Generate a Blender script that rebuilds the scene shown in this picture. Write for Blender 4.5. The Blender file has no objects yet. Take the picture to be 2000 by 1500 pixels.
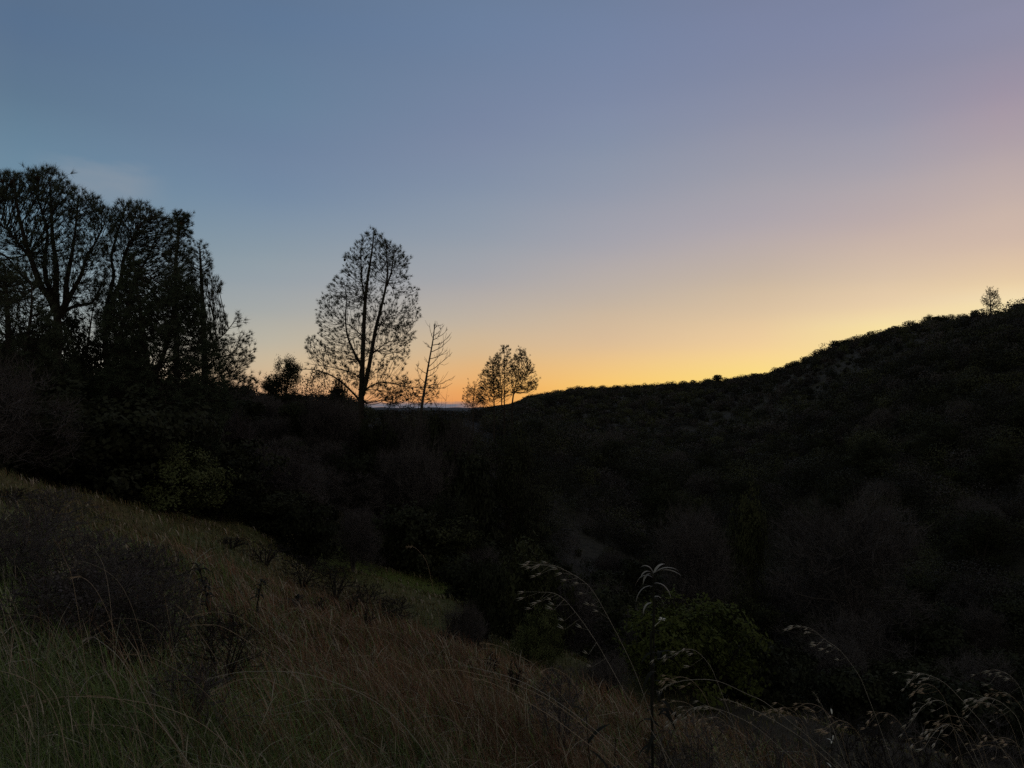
import bpy, math, random
import numpy as np
from mathutils import Vector

rng = np.random.default_rng(7)
random.seed(7)
SC = bpy.context.scene
COL = SC.collection
F = 1444.0                      # focal length of the 26 mm phone lens, in pixels of a 2000 px wide frame
TH = math.radians(2.0)

# ---------------------------------------------------------------- placing helpers
def P(px, py, D):
    v = -(py - 750.0) / F
    u = (px - 1000.0) / F
    y = math.cos(TH) - math.sin(TH) * v
    z = math.sin(TH) + math.cos(TH) * v
    s = D / y
    return np.array([u * s, D, z * s])

# ---------------------------------------------------------------- materials
def new_mat(name):
    m = bpy.data.materials.new(name); m.use_nodes = True
    nt = m.node_tree; b = nt.nodes['Principled BSDF']
    b.inputs['Roughness'].default_value = 0.9
    b.inputs['Specular IOR Level'].default_value = 0.12
    return m, nt, b

def mat_var(name, c1, c2, scale=1.5, obj_var=0.5, rough=0.9, spec=0.12):
    m, nt, b = new_mat(name)
    b.inputs['Roughness'].default_value = rough
    b.inputs['Specular IOR Level'].default_value = spec
    tc = nt.nodes.new('ShaderNodeTexCoord')
    n = nt.nodes.new('ShaderNodeTexNoise'); n.inputs['Scale'].default_value = scale; n.inputs['Detail'].default_value = 4
    nt.links.new(tc.outputs['Object'], n.inputs['Vector'])
    oi = nt.nodes.new('ShaderNodeObjectInfo')
    mr = nt.nodes.new('ShaderNodeMapRange'); mr.inputs[1].default_value = 0.3; mr.inputs[2].default_value = 0.7
    nt.links.new(n.outputs[0], mr.inputs[0])
    mx = nt.nodes.new('ShaderNodeMix'); mx.data_type = 'FLOAT'; mx.inputs[0].default_value = obj_var
    nt.links.new(mr.outputs[0], mx.inputs[2]); nt.links.new(oi.outputs['Random'], mx.inputs[3])
    c = nt.nodes.new('ShaderNodeMix'); c.data_type = 'RGBA'
    c.inputs[6].default_value = (*c1, 1); c.inputs[7].default_value = (*c2, 1)
    nt.links.new(mx.outputs[0], c.inputs[0])
    nt.links.new(c.outputs[2], b.inputs['Base Color'])
    return m

def mat_attr(name, rough=0.85, spec=0.15):
    """colour of each blade from the mesh attribute 'tint' (the plant's own colour)"""
    m, nt, b = new_mat(name)
    b.inputs['Roughness'].default_value = rough
    b.inputs['Specular IOR Level'].default_value = spec
    a = nt.nodes.new('ShaderNodeAttribute'); a.attribute_name = 'tint'
    nt.links.new(a.outputs['Color'], b.inputs['Base Color'])
    return m

M = {}
M['bark'] = mat_var('bark', (0.035, 0.028, 0.024), (0.06, 0.05, 0.042), 6, 0.2)
M['dead_bark'] = mat_var('dead_bark', (0.05, 0.042, 0.038), (0.09, 0.08, 0.07), 5, 0.2)
M['needles'] = mat_var('needles', (0.058, 0.074, 0.050), (0.095, 0.108, 0.078), 0.8, 0.4)
M['needles_deep'] = mat_var('needles_deep', (0.050, 0.068, 0.042), (0.085, 0.100, 0.065), 0.8, 0.4)
M['cone'] = mat_var('cone_brown', (0.03, 0.02, 0.014), (0.06, 0.04, 0.025), 8, 0.3)
M['leaf_dark'] = mat_var('leaf_dark', (0.018, 0.021, 0.012), (0.042, 0.046, 0.025), 0.9, 0.55)
M['leaf_olive'] = mat_var('leaf_olive', (0.034, 0.039, 0.018), (0.066, 0.070, 0.032), 0.9, 0.5)
M['leaf_lime'] = mat_var('leaf_lime', (0.052, 0.066, 0.017), (0.090, 0.104, 0.030), 0.9, 0.4)
M['leaf_bright'] = mat_var('leaf_bright', (0.065, 0.078, 0.030), (0.105, 0.120, 0.048), 0.9, 0.3)
M['twig_grey'] = mat_var('twig_grey', (0.062, 0.054, 0.052), (0.115, 0.102, 0.100), 0.9, 0.5)
M['twig_dark'] = mat_var('twig_dark', (0.020, 0.017, 0.016), (0.042, 0.036, 0.033), 1.2, 0.4)
M['straw'] = mat_var('straw', (0.24, 0.18, 0.12), (0.46, 0.36, 0.26), 9, 0.5, rough=0.6, spec=0.3)
M['straw_pale'] = mat_var('straw_pale', (0.24, 0.22, 0.18), (0.46, 0.42, 0.36), 9, 0.5, rough=0.6, spec=0.3)
M['dark_leaf_weed'] = mat_var('dark_leaf_weed', (0.012, 0.013, 0.010), (0.028, 0.028, 0.022), 5, 0.3)
M['pale_leaf'] = mat_var('pale_leaf', (0.18, 0.17, 0.15), (0.34, 0.32, 0.29), 14, 0.3, rough=0.6)
M['flower'] = mat_var('flower_pale', (0.55, 0.52, 0.46), (0.7, 0.68, 0.6), 20, 0.2)
M['blade'] = mat_attr('grass_blade', 0.75, 0.2)

# ---------------------------------------------------------------- mesh helpers
def mesh(name, V, tris=None, quads=None, mat=None, smooth=False, tint=None):
    V = np.asarray(V, dtype=np.float32)
    nt_ = 0 if tris is None else len(tris); nq = 0 if quads is None else len(quads)
    me = bpy.data.meshes.new(name)
    me.vertices.add(len(V)); me.vertices.foreach_set('co', V.ravel())
    loops = []; starts = []; pos = 0
    if nt_:
        loops.append(np.asarray(tris, dtype=np.int32).ravel()); starts.append(np.arange(nt_) * 3); pos = nt_ * 3
    if nq:
        loops.append(np.asarray(quads, dtype=np.int32).ravel()); starts.append(pos + np.arange(nq) * 4)
    loops = np.concatenate(loops); starts = np.concatenate(starts).astype(np.int32)
    me.loops.add(len(loops)); me.loops.foreach_set('vertex_index', loops)
    me.polygons.add(len(starts)); me.polygons.foreach_set('loop_start', starts)
    if smooth:
        me.polygons.foreach_set('use_smooth', np.ones(len(starts), dtype=bool))
    if tint is not None:
        at = me.attributes.new('tint', 'FLOAT_COLOR', 'POINT')
        c = np.ones((len(V), 4), dtype=np.float32); c[:, :3] = tint
        at.data.foreach_set('color', c.ravel())
    me.update(calc_edges=True)
    if mat is not None: me.materials.append(mat)
    return me

def link(name, me, parent=None, loc=None):
    o = bpy.data.objects.new(name, me); COL.objects.link(o)
    if parent is not None: o.parent = parent
    if loc is not None: o.location = loc
    return o

def thing(name, label, cat, loc=(0, 0, 0), group=None, rz=0.0):
    o = bpy.data.objects.new(name, None); COL.objects.link(o)
    o.location = loc; o.rotation_euler = (0, 0, rz)
    o['label'] = label; o['category'] = cat
    if group: o['group'] = group
    o.empty_display_size = 0.2
    return o

def nrm(a):
    return a / np.maximum(np.linalg.norm(a, axis=-1, keepdims=True), 1e-9)

class Geo:
    def __init__(s): s.V = []; s.T = []; s.Q = []; s.C = []; s.n = 0
    def add(s, V, tris=None, quads=None, col=None):
        V = np.asarray(V, dtype=np.float32).reshape(-1, 3)
        if tris is not None and len(tris): s.T.append(np.asarray(tris) + s.n)
        if quads is not None and len(quads): s.Q.append(np.asarray(quads) + s.n)
        s.V.append(V)
        if col is not None: s.C.append(np.broadcast_to(np.asarray(col, dtype=np.float32), (len(V), 3)))
        s.n += len(V)
    def mesh(s, name, mat, smooth=False):
        return mesh(name, np.concatenate(s.V), np.concatenate(s.T) if s.T else None,
                    np.concatenate(s.Q) if s.Q else None, mat, smooth, np.concatenate(s.C) if s.C else None)

def tubes(g, P0, P1, R0, R1, k=4):
    """tapered prisms, one per edge"""
    P0 = np.asarray(P0); P1 = np.asarray(P1); n = len(P0)
    if n == 0: return
    d = nrm(P1 - P0)
    up = np.where(np.abs(d[:, 2:3]) > 0.9, np.array([[1.0, 0, 0]]), np.array([[0, 0, 1.0]]))
    a = nrm(np.cross(d, up)); b = np.cross(d, a)
    th = np.arange(k) * 2 * math.pi / k
    ring = a[:, None, :] * np.cos(th)[None, :, None] + b[:, None, :] * np.sin(th)[None, :, None]
    V0 = P0[:, None, :] + ring * np.asarray(R0)[:, None, None]
    V1 = P1[:, None, :] + ring * np.asarray(R1)[:, None, None]
    V = np.concatenate([V0, V1], axis=1).reshape(-1, 3)
    base = np.arange(n)[:, None] * 2 * k
    i = np.arange(k); j = (i + 1) % k
    Q = np.stack([base + i, base + j, base + k + j, base + k + i], axis=-1).reshape(-1, 4)
    g.add(V, quads=Q)

def smooth_line(pts, n=10):
    """Catmull-Rom through the points"""
    p = np.asarray(pts, dtype=float)
    p = np.concatenate([[2 * p[0] - p[1]], p, [2 * p[-1] - p[-2]]])
    out = []
    for i in range(1, len(p) - 2):
        t = np.linspace(0, 1, n, endpoint=False)[:, None]
        a, b, c, d = p[i - 1], p[i], p[i + 1], p[i + 2]
        out.append(0.5 * ((2 * b) + (-a + c) * t + (2 * a - 5 * b + 4 * c - d) * t ** 2 + (-a + 3 * b - 3 * c + d) * t ** 3))
    out.append(p[-2][None, :])
    return np.concatenate(out)

def sweep(g, pts, radii, k=8):
    pts = np.asarray(pts); n = len(pts)
    t = nrm(np.gradient(pts, axis=0))
    ref = np.array([1.0, 0, 0]) if abs(t[0][0]) < 0.8 else np.array([0, 1.0, 0])
    a = nrm(np.cross(t, ref)); b = np.cross(t, a)
    th = np.arange(k) * 2 * math.pi / k
    ring = a[:, None, :] * np.cos(th)[None, :, None] + b[:, None, :] * np.sin(th)[None, :, None]
    V = (pts[:, None, :] + ring * np.asarray(radii)[:, None, None]).reshape(-1, 3)
    i = np.arange(k); j = (i + 1) % k
    base = np.arange(n - 1)[:, None] * k
    Q = np.stack([base + i, base + j, base + k + j, base + k + i], axis=-1).reshape(-1, 4)
    g.add(V, quads=Q)

# ---------------------------------------------------------------- branching skeletons
def grow(stem_lines, stem_r, pts, bf=0.5, down=1.2, tip_r=0.008, expo=0.45, bow=0.12, rmax=0.09, r=rng):
    """joins the crown points to the stems by shortest bent paths; returns edges and the tips"""
    SN = []; SP = []; SR = []
    for L, (ra, rb) in zip(stem_lines, stem_r):
        L = np.asarray(L); seg = np.linalg.norm(np.diff(L, axis=0), axis=1); c = np.concatenate([[0], np.cumsum(seg)])
        SN.append(L); SP.append(c * 0.5); SR.append(np.linspace(ra, rb, len(L)))
    SN = np.concatenate(SN); SP = np.concatenate(SP); SR = np.concatenate(SR)
    n = len(pts); ns = len(SN)
    N = np.concatenate([SN, pts]); path = np.concatenate([SP, np.zeros(n)])
    best = np.full(n, 1e9); par = np.zeros(n, dtype=int); done = np.zeros(n, dtype=bool)
    def relax(q):
        d = pts - N[q]
        L = np.linalg.norm(d, axis=1)
        pen = 1 + down * np.clip(-d[:, 2] / np.maximum(L, 1e-6) + 0.15, 0, 2)
        c = L * pen + bf * path[q]
        m = (c < best) & ~done
        best[m] = c[m]; par[m] = q
    for q in range(ns): relax(q)
    order = []
    for _ in range(n):
        i = int(np.argmin(np.where(done, 1e10, best)))
        done[i] = True; order.append(i)
        path[ns + i] = path[par[i]] + np.linalg.norm(pts[i] - N[par[i]])
        relax(ns + i)
    cnt = np.zeros(ns + n); kids = np.zeros(ns + n, dtype=int)
    for i in reversed(order):
        if cnt[ns + i] == 0: cnt[ns + i] = 1
        cnt[par[i]] += cnt[ns + i]; kids[par[i]] += 1
    rad = tip_r * np.maximum(cnt, 1) ** expo
    P0 = []; P1 = []; R0 = []; R1 = []; D = np.zeros((n, 3))
    for i in order:
        a = N[par[i]]; b = pts[i]; q = par[i]
        r1 = min(rad[ns + i], rmax)
        r0 = min(rad[q] if q >= ns else r1 * 1.15, rmax, r1 * 1.5)
        if q < ns: r0 = min(r0, SR[q])
        L = np.linalg.norm(b - a)
        m = max(1, min(5, int(L / 0.45)))
        t = np.linspace(0, 1, m + 1)[:, None]
        line = a + (b - a) * t
        line[:, 2] -= (bow * L * 4 * t * (1 - t))[:, 0] * (0.6 + 0.8 * r.random())
        if m > 1: line[1:-1] += r.normal(0, 0.03 * L, (m - 1, 3))
        rr = np.linspace(r0, r1, m + 1)
        P0.append(line[:-1]); P1.append(line[1:]); R0.append(rr[:-1]); R1.append(rr[1:])
        D[i] = line[-1] - line[-2]
    tips = kids[ns:] == 0
    return (np.concatenate(P0), np.concatenate(P1), np.concatenate(R0), np.concatenate(R1)), nrm(D), tips, cnt[ns:]

def tufts(g, T, D, N=16, L=0.22, w=0.02, spread=0.6, back=0.1, r=rng):
    n = len(T)
    d = nrm(D[:, None, :] * 0.8 + r.normal(0, spread, (n, N, 3)) + np.array([0, 0, 0.12]))
    ln = np.clip(r.normal(1, 0.3, (n, 1, 1)), 0.45, 1.7) * L * r.uniform(0.65, 1.1, (n, N, 1))
    base = T[:, None, :] - D[:, None, :] * back * r.random((n, N, 1))
    side = nrm(np.cross(d, r.normal(0, 1, (n, N, 3)))) * w * 0.5
    V = np.stack([base - side, base + side, base + d * ln], axis=2).reshape(-1, 3)
    g.add(V, tris=np.arange(n * N * 3).reshape(-1, 3))

def leaves(g, T, size=0.12, asp=0.55, r=rng, flat=0.0, col=None, N=None):
    """diamond leaves, slightly folded"""
    n = len(T)
    a = nrm(r.normal(0, 1, (n, 3)) * np.array([1, 1, 1 - flat]))
    b = nrm(np.cross(a, r.normal(0, 1, (n, 3))))
    if N is not None:                        # leaves turn their faces out of the crown, towards the open sky
        q = nrm(N + r.normal(0, 0.42, (n, 3)))
        a = nrm(np.cross(q, a)); b = np.cross(q, a)
    s = size * r.uniform(0.6, 1.3, (n, 1))
    V = np.stack([T - a * s * 0.5, T + b * s * asp * 0.5, T + a * s * 0.5, T - b * s * asp * 0.5], axis=1).reshape(-1, 3)
    g.add(V, quads=np.arange(n * 4).reshape(-1, 4), col=None if col is None else np.repeat(col, 4, axis=0))

def in_poly(x, y, poly):
    poly = np.asarray(poly, float); inside = np.zeros(len(x), bool); j = len(poly) - 1
    for i in range(len(poly)):
        xi, yi = poly[i]; xj, yj = poly[j]
        c = ((yi > y) != (yj > y)) & (x < (xj - xi) * (y - yi) / (yj - yi + 1e-12) + xi)
        inside ^= c; j = i
    return inside

def crown_pts(poly, D, n, depth=1.0, clump=0.5, edge=0.0, r=rng):
    """points through a crown whose side view is the outline, round in plan"""
    poly = np.asarray(poly, float)
    x0, y0 = poly.min(0); x1, y1 = poly.max(0)
    out = []
    ph = r.uniform(0, 6.28, 8)
    while len(out) < n:
        x = r.uniform(x0, x1, 4000); y = r.uniform(y0, y1, 4000)
        m = in_poly(x, y, poly); x = x[m]; y = y[m]
        s = (x1 - x0) / 6.0
        nz = np.sin(x / s * 1.3 + ph[0]) * np.sin(y / s * 1.5 + ph[1]) + 0.6 * np.sin(x / s * 2.9 + ph[2] + y / s) * np.sin(y / s * 2.7 + ph[3])
        keep = r.random(len(x)) < np.clip(0.5 + 0.5 * nz * clump + 0.25 * (1 - clump), 0.05, 1)
        x = x[keep]; y = y[keep]
        for a, b in zip(x, y):
            # half width of the outline at this height
            row = np.linspace(x0, x1, 24); mi = in_poly(row, np.full(24, b), poly)
            if mi.any():
                lo, hi = row[mi].min(), row[mi].max()
            else: lo, hi = a - 2, a + 2
            c = 0.5 * (lo + hi); h = max(0.5 * (hi - lo), 1)
            q = 1 - ((a - c) / (h * 1.05)) ** 2
            dm = math.sqrt(max(q, 0.02)) * h / F * D * depth
            yd = r.uniform(-1, 1) * dm
            p = P(a, b, D); p = p * (D + yd) / D
            p[2] += 0
            out.append(p)
            if len(out) >= n: break
    return np.array(out)

# ---------------------------------------------------------------- terrain
R_K = np.array([30, 45, 60, 75, 100, 130, 180, 250, 350, 500, 900.0])
PXC = {
    0:    [925, 872, 818, 795, 780, 785, 800, 830, 830, 830, 830],
    250:  [1010, 935, 848, 800, 780, 782, 795, 820, 830, 830, 830],
    500:  [1092, 1000, 885, 812, 785, 790, 800, 830, 840, 840, 830],
    620:  [1142, 1090, 910, 848, 796, 790, 800, 830, 845, 840, 830],
    750:  [1196, 1122, 985, 885, 830, 812, 812, 830, 845, 850, 830],
    880:  [1232, 1152, 1060, 955, 862, 822, 815, 822, 835, 835, 830],
    1000: [1258, 1245, 1160, 1060, 935, 870, 840, 810, 790, 795, 815],
    1120: [1290, 1270, 1190, 1100, 985, 910, 860, 815, 778, 765, 800],
    1250: [1330, 1320, 1260, 1160, 1045, 955, 880, 820, 775, 758, 780],
    1400: [1375, 1365, 1300, 1200, 1090, 985, 880, 805, 760, 752, 770],
    1500: [1400, 1400, 1320, 1220, 1110, 985, 860, 775, 738, 745, 770],
    1600: [1430, 1425, 1340, 1230, 1110, 970, 820, 712, 706, 740, 770],
    1750: [1470, 1450, 1370, 1250, 1100, 930, 740, 655, 668, 720, 770],
    1880: [1500, 1480, 1395, 1265, 1090, 895, 680, 635, 650, 710, 770],
    2000: [1525, 1500, 1400, 1270, 1080, 872, 650, 612, 645, 705, 770],
}
cols = []
for px, row in sorted(PXC.items()):
    az = math.atan((px - 1000) / F)
    cols.append((az, [P(px, py, r * math.cos(az))[2] for py, r in zip(row, R_K)]))
D2R = math.pi / 180
cols += [(-60 * D2R, [1, 3, 5, 6, 7, 8, 8, 6, 0, -20, -60]), (-95 * D2R, [6, 9, 12, 14, 16, 18, 20, 20, 15, 0, -50]),
         (-181 * D2R, [7, 11, 14, 17, 20, 24, 30, 35, 35, 30, 0]), (181 * D2R, [7, 11, 14, 17, 20, 24, 30, 35, 35, 30, 0]),
         (95 * D2R, [-8, -12, -14, -12, -5, 0, 10, 20, 30, 30, 0]), (60 * D2R, [-14, -20, -24, -24, -18, -6, 12, 32, 46, 56, 40])]
cols.sort(key=lambda c: c[0])
AZ_K = np.array([c[0] for c in cols]); Z_K = np.array([c[1] for c in cols])
# finer radial table through smooth interpolation
R_F = np.geomspace(30, 900, 60)
def _cr(xk, yk, x):
    m = np.gradient(yk, xk)
    i = np.clip(np.searchsorted(xk, x) - 1, 0, len(xk) - 2)
    h = xk[i + 1] - xk[i]; t = (x - xk[i]) / h
    return (2 * t**3 - 3 * t**2 + 1) * yk[i] + (t**3 - 2 * t**2 + t) * h * m[i] + (-2 * t**3 + 3 * t**2) * yk[i + 1] + (t**3 - t**2) * h * m[i + 1]
Z_F = np.array([_cr(R_K, z, R_F) for z in Z_K])

def relief(x, y):
    return (0.5 * np.sin(x * 0.31 + 1.3 * np.sin(y * 0.17)) * np.sin(y * 0.27 + 0.8) +
            0.3 * np.sin(x * 0.83 + y * 0.51) * np.sin(y * 0.71 - x * 0.33 + 2) + 0.12 * np.sin(x * 2.1 + 1.1) * np.sin(y * 1.9 + x * 0.7))

def ground_z(x, y):
    x = np.atleast_1d(np.asarray(x, float)); y = np.atleast_1d(np.asarray(y, float))
    r = np.hypot(x, y); az = np.arctan2(x, y)
    rr = np.clip(r, 30, 899.9)
    j = np.clip(np.searchsorted(R_F, rr) - 1, 0, len(R_F) - 2)
    tj = (rr - R_F[j]) / (R_F[j + 1] - R_F[j])
    i = np.clip(np.searchsorted(AZ_K, az) - 1, 0, len(AZ_K) - 2)
    ti = (az - AZ_K[i]) / (AZ_K[i + 1] - AZ_K[i])
    za = Z_F[i, j] * (1 - tj) + Z_F[i, j + 1] * tj
    zb = Z_F[i + 1, j] * (1 - tj) + Z_F[i + 1, j + 1] * tj
    zt = za * (1 - ti) + zb * ti
    f = np.clip((r - 900) / 2500, 0, 1); f = f * f * (3 - 2 * f)
    zt = zt * (1 - f) + (-130) * f
    zp = -1.6 - 0.31 * x - 0.237 * y
    zp = np.maximum(zp, -40); zp = np.minimum(zp, 12)
    s = np.clip((r - 14) / 16, 0, 1); s = s * s * (3 - 2 * s)
    z = zp * (1 - s) + zt * s
    amp = np.clip((r - 4) / 30, 0.12, 1.0) * np.clip(900 / np.maximum(r, 1), 0, 1)
    return z + relief(x, y) * amp * 0.6

def gz(x, y): return float(ground_z(x, y)[0])

# polar sheet
azs = np.unique(np.concatenate([np.radians(np.arange(-180, 181, 3.0)), np.radians(np.arange(-42, 42, 0.35))]))
rs = np.concatenate([[0.05], np.geomspace(0.6, 900, 230), np.geomspace(1000, 14000, 16)])
A, Rr = np.meshgrid(azs, rs, indexing='ij')
X = Rr * np.sin(A); Y = Rr * np.cos(A); Z = ground_z(X.ravel(), Y.ravel()).reshape(X.shape)
V = np.stack([X, Y, Z], -1).reshape(-1, 3)
na, nr = len(azs), len(rs)
ii, jj = np.meshgrid(np.arange(na - 1), np.arange(nr - 1), indexing='ij')
Q = np.stack([ii * nr + jj, ii * nr + jj + 1, (ii + 1) * nr + jj + 1, (ii + 1) * nr + jj], -1).reshape(-1, 4)

m, nt, b = new_mat('hillside_earth')
geo = nt.nodes.new('ShaderNodeNewGeometry')
def noise(scale, detail=6):
    n = nt.nodes.new('ShaderNodeTexNoise'); n.inputs['Scale'].default_value = scale; n.inputs['Detail'].default_value = detail
    nt.links.new(geo.outputs['Position'], n.inputs['Vector']); return n.outputs[0]
def ramp(inp, stops):
    r_ = nt.nodes.new('ShaderNodeValToRGB'); e = r_.color_ramp.elements
    e[0].position, e[0].color = stops[0][0], (*stops[0][1], 1)
    e[1].position, e[1].color = stops[1][0], (*stops[1][1], 1)
    for p_, c_ in stops[2:]:
        x_ = e.new(p_); x_.color = (*c_, 1)
    nt.links.new(inp, r_.inputs[0]); return r_.outputs[0]
def mixc(f, a, b_):
    x_ = nt.nodes.new('ShaderNodeMix'); x_.data_type = 'RGBA'
    if isinstance(f, float): x_.inputs[0].default_value = f
    else: nt.links.new(f, x_.inputs[0])
    for s_, v_ in ((6, a), (7, b_)):
        if isinstance(v_, tuple): x_.inputs[s_].default_value = (*v_, 1)
        else: nt.links.new(v_, x_.inputs[s_])
    return x_.outputs[2]
c_grass = ramp(noise(0.22), [(0.35, (0.095, 0.105, 0.038)), (0.6, (0.13, 0.11, 0.05)), (0.75, (0.11, 0.065, 0.035))])
c_fine = ramp(noise(9), [(0.3, (0.5, 0.5, 0.5)), (0.7, (1.25, 1.2, 1.1))])
mu = nt.nodes.new('ShaderNodeMix'); mu.data_type = 'RGBA'; mu.blend_type = 'MULTIPLY'; mu.inputs[0].default_value = 1
nt.links.new(c_grass, mu.inputs[6]); nt.links.new(c_fine, mu.inputs[7])
# woodland floor beyond the grass
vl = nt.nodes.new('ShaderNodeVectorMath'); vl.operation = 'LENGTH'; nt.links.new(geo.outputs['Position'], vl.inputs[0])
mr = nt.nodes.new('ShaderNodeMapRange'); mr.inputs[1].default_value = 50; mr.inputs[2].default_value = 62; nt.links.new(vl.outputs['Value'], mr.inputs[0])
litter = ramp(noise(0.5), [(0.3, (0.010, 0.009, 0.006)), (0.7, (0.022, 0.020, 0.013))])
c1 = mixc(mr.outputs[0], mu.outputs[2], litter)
# lush green patch in the swale
gp = P(800, 1150, 45)
vd = nt.nodes.new('ShaderNodeVectorMath'); vd.operation = 'DISTANCE'; vd.inputs[1].default_value = tuple(gp)
nt.links.new(geo.outputs['Position'], vd.inputs[0])
mr2 = nt.nodes.new('ShaderNodeMapRange'); mr2.inputs[1].default_value = 3.0; mr2.inputs[2].default_value = 8.0
mr2.inputs[3].default_value = 1; mr2.inputs[4].default_value = 0; nt.links.new(vd.outputs['Value'], mr2.inputs[0])
near_soil = nt.nodes.new('ShaderNodeMapRange'); near_soil.inputs[1].default_value = 6; near_soil.inputs[2].default_value = 13; nt.links.new(vl.outputs['Value'], near_soil.inputs[0])
c1 = mixc(near_soil.outputs[0], ramp(noise(3), [(0.3, (0.030, 0.026, 0.016)), (0.7, (0.060, 0.050, 0.030))]), c1)
sx_ = nt.nodes.new('ShaderNodeSeparateXYZ'); nt.links.new(geo.outputs['Position'], sx_.inputs[0])
dryside = nt.nodes.new('ShaderNodeMapRange'); dryside.inputs[1].default_value = 1.5; dryside.inputs[2].default_value = 7; nt.links.new(sx_.outputs['X'], dryside.inputs[0])
c1 = mixc(dryside.outputs[0], c1, ramp(noise(1.6), [(0.3, (0.022, 0.021, 0.015)), (0.7, (0.055, 0.050, 0.036))]))
c2 = mixc(mr2.outputs[0], c1, ramp(noise(1.1), [(0.35, (0.085, 0.115, 0.022)), (0.7, (0.13, 0.155, 0.04))]))
nt.links.new(c2, b.inputs['Base Color'])
bp = nt.nodes.new('ShaderNodeBump'); bp.inputs['Strength'].default_value = 0.6; bp.inputs['Distance'].default_value = 0.15
nt.links.new(noise(5), bp.inputs['Height']); nt.links.new(bp.outputs[0], b.inputs['Normal'])
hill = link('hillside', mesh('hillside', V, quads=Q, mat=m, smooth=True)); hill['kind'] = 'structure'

# far hills at the end of the valley
mh = mat_var('far_hill', (0.05, 0.06, 0.075), (0.09, 0.10, 0.115), 0.002, 0)  # bluish haze of distance is put into the hill colour
g = Geo()
for (D, base, amp, sd) in ((6500, 800, 3.5, 1.0), (9500, 798, 3, 4.0)):
    n = 160; px = np.linspace(300, 1500, n)
    top = base - amp * (0.5 + 0.5 * np.sin(px * 0.021 + sd) * np.sin(px * 0.0093 + 2 * sd)) - 1.2 * np.sin(px * 0.09 + sd) * np.sin(px * 0.043)
    rows = []
    for k, (dd, drop) in enumerate(((0, 0), (-900, 260), (900, 260))):
        rows.append(np.array([P(a, t, D) + np.array([0, dd, -drop]) for a, t in zip(px, top)]))
    Vh = np.concatenate([rows[1], rows[0], rows[2]])
    i = np.arange(n - 1)
    g.add(Vh, quads=np.concatenate([np.stack([i, i + 1, n + i + 1, n + i], 1), np.stack([n + i, n + i + 1, 2 * n + i + 1, 2 * n + i], 1)]))
o = link('distant_hills', g.mesh('distant_hills', mh, True)); o['kind'] = 'structure'

# ---------------------------------------------------------------- pines
def stem_px(pts, D, dy=0.0, wob=0.0):
    L = []
    for k, (a, b_) in enumerate(pts):
        p = P(a, b_, D); dd = dy * k / max(len(pts) - 1, 1)
        L.append(p * (D + dd) / D)
    return smooth_line(L, 7)

cone_me = None
def cone_mesh():
    global cone_me
    if cone_me: return cone_me
    g = Geo(); n = 10; k = 12
    V = []
    for i in range(n + 1):
        t = i / n
        rr = 0.085 * math.sin(math.pi * (t * 0.88 + 0.06)) ** 0.7
        for j in range(k):
            a = 2 * math.pi * (j + 0.5 * (i % 2)) / k
            q = rr * (1.18 if (i + j) % 2 else 0.9)
            V.append((q * math.cos(a), q * math.sin(a), -0.22 * t))
    Q = [(i * k + j, i * k + (j + 1) % k, (i + 1) * k + (j + 1) % k, (i + 1) * k + j) for i in range(n) for j in range(k)]
    g.add(V, quads=Q); cone_me = g.mesh('pine_cone', M['cone']); return cone_me

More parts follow.
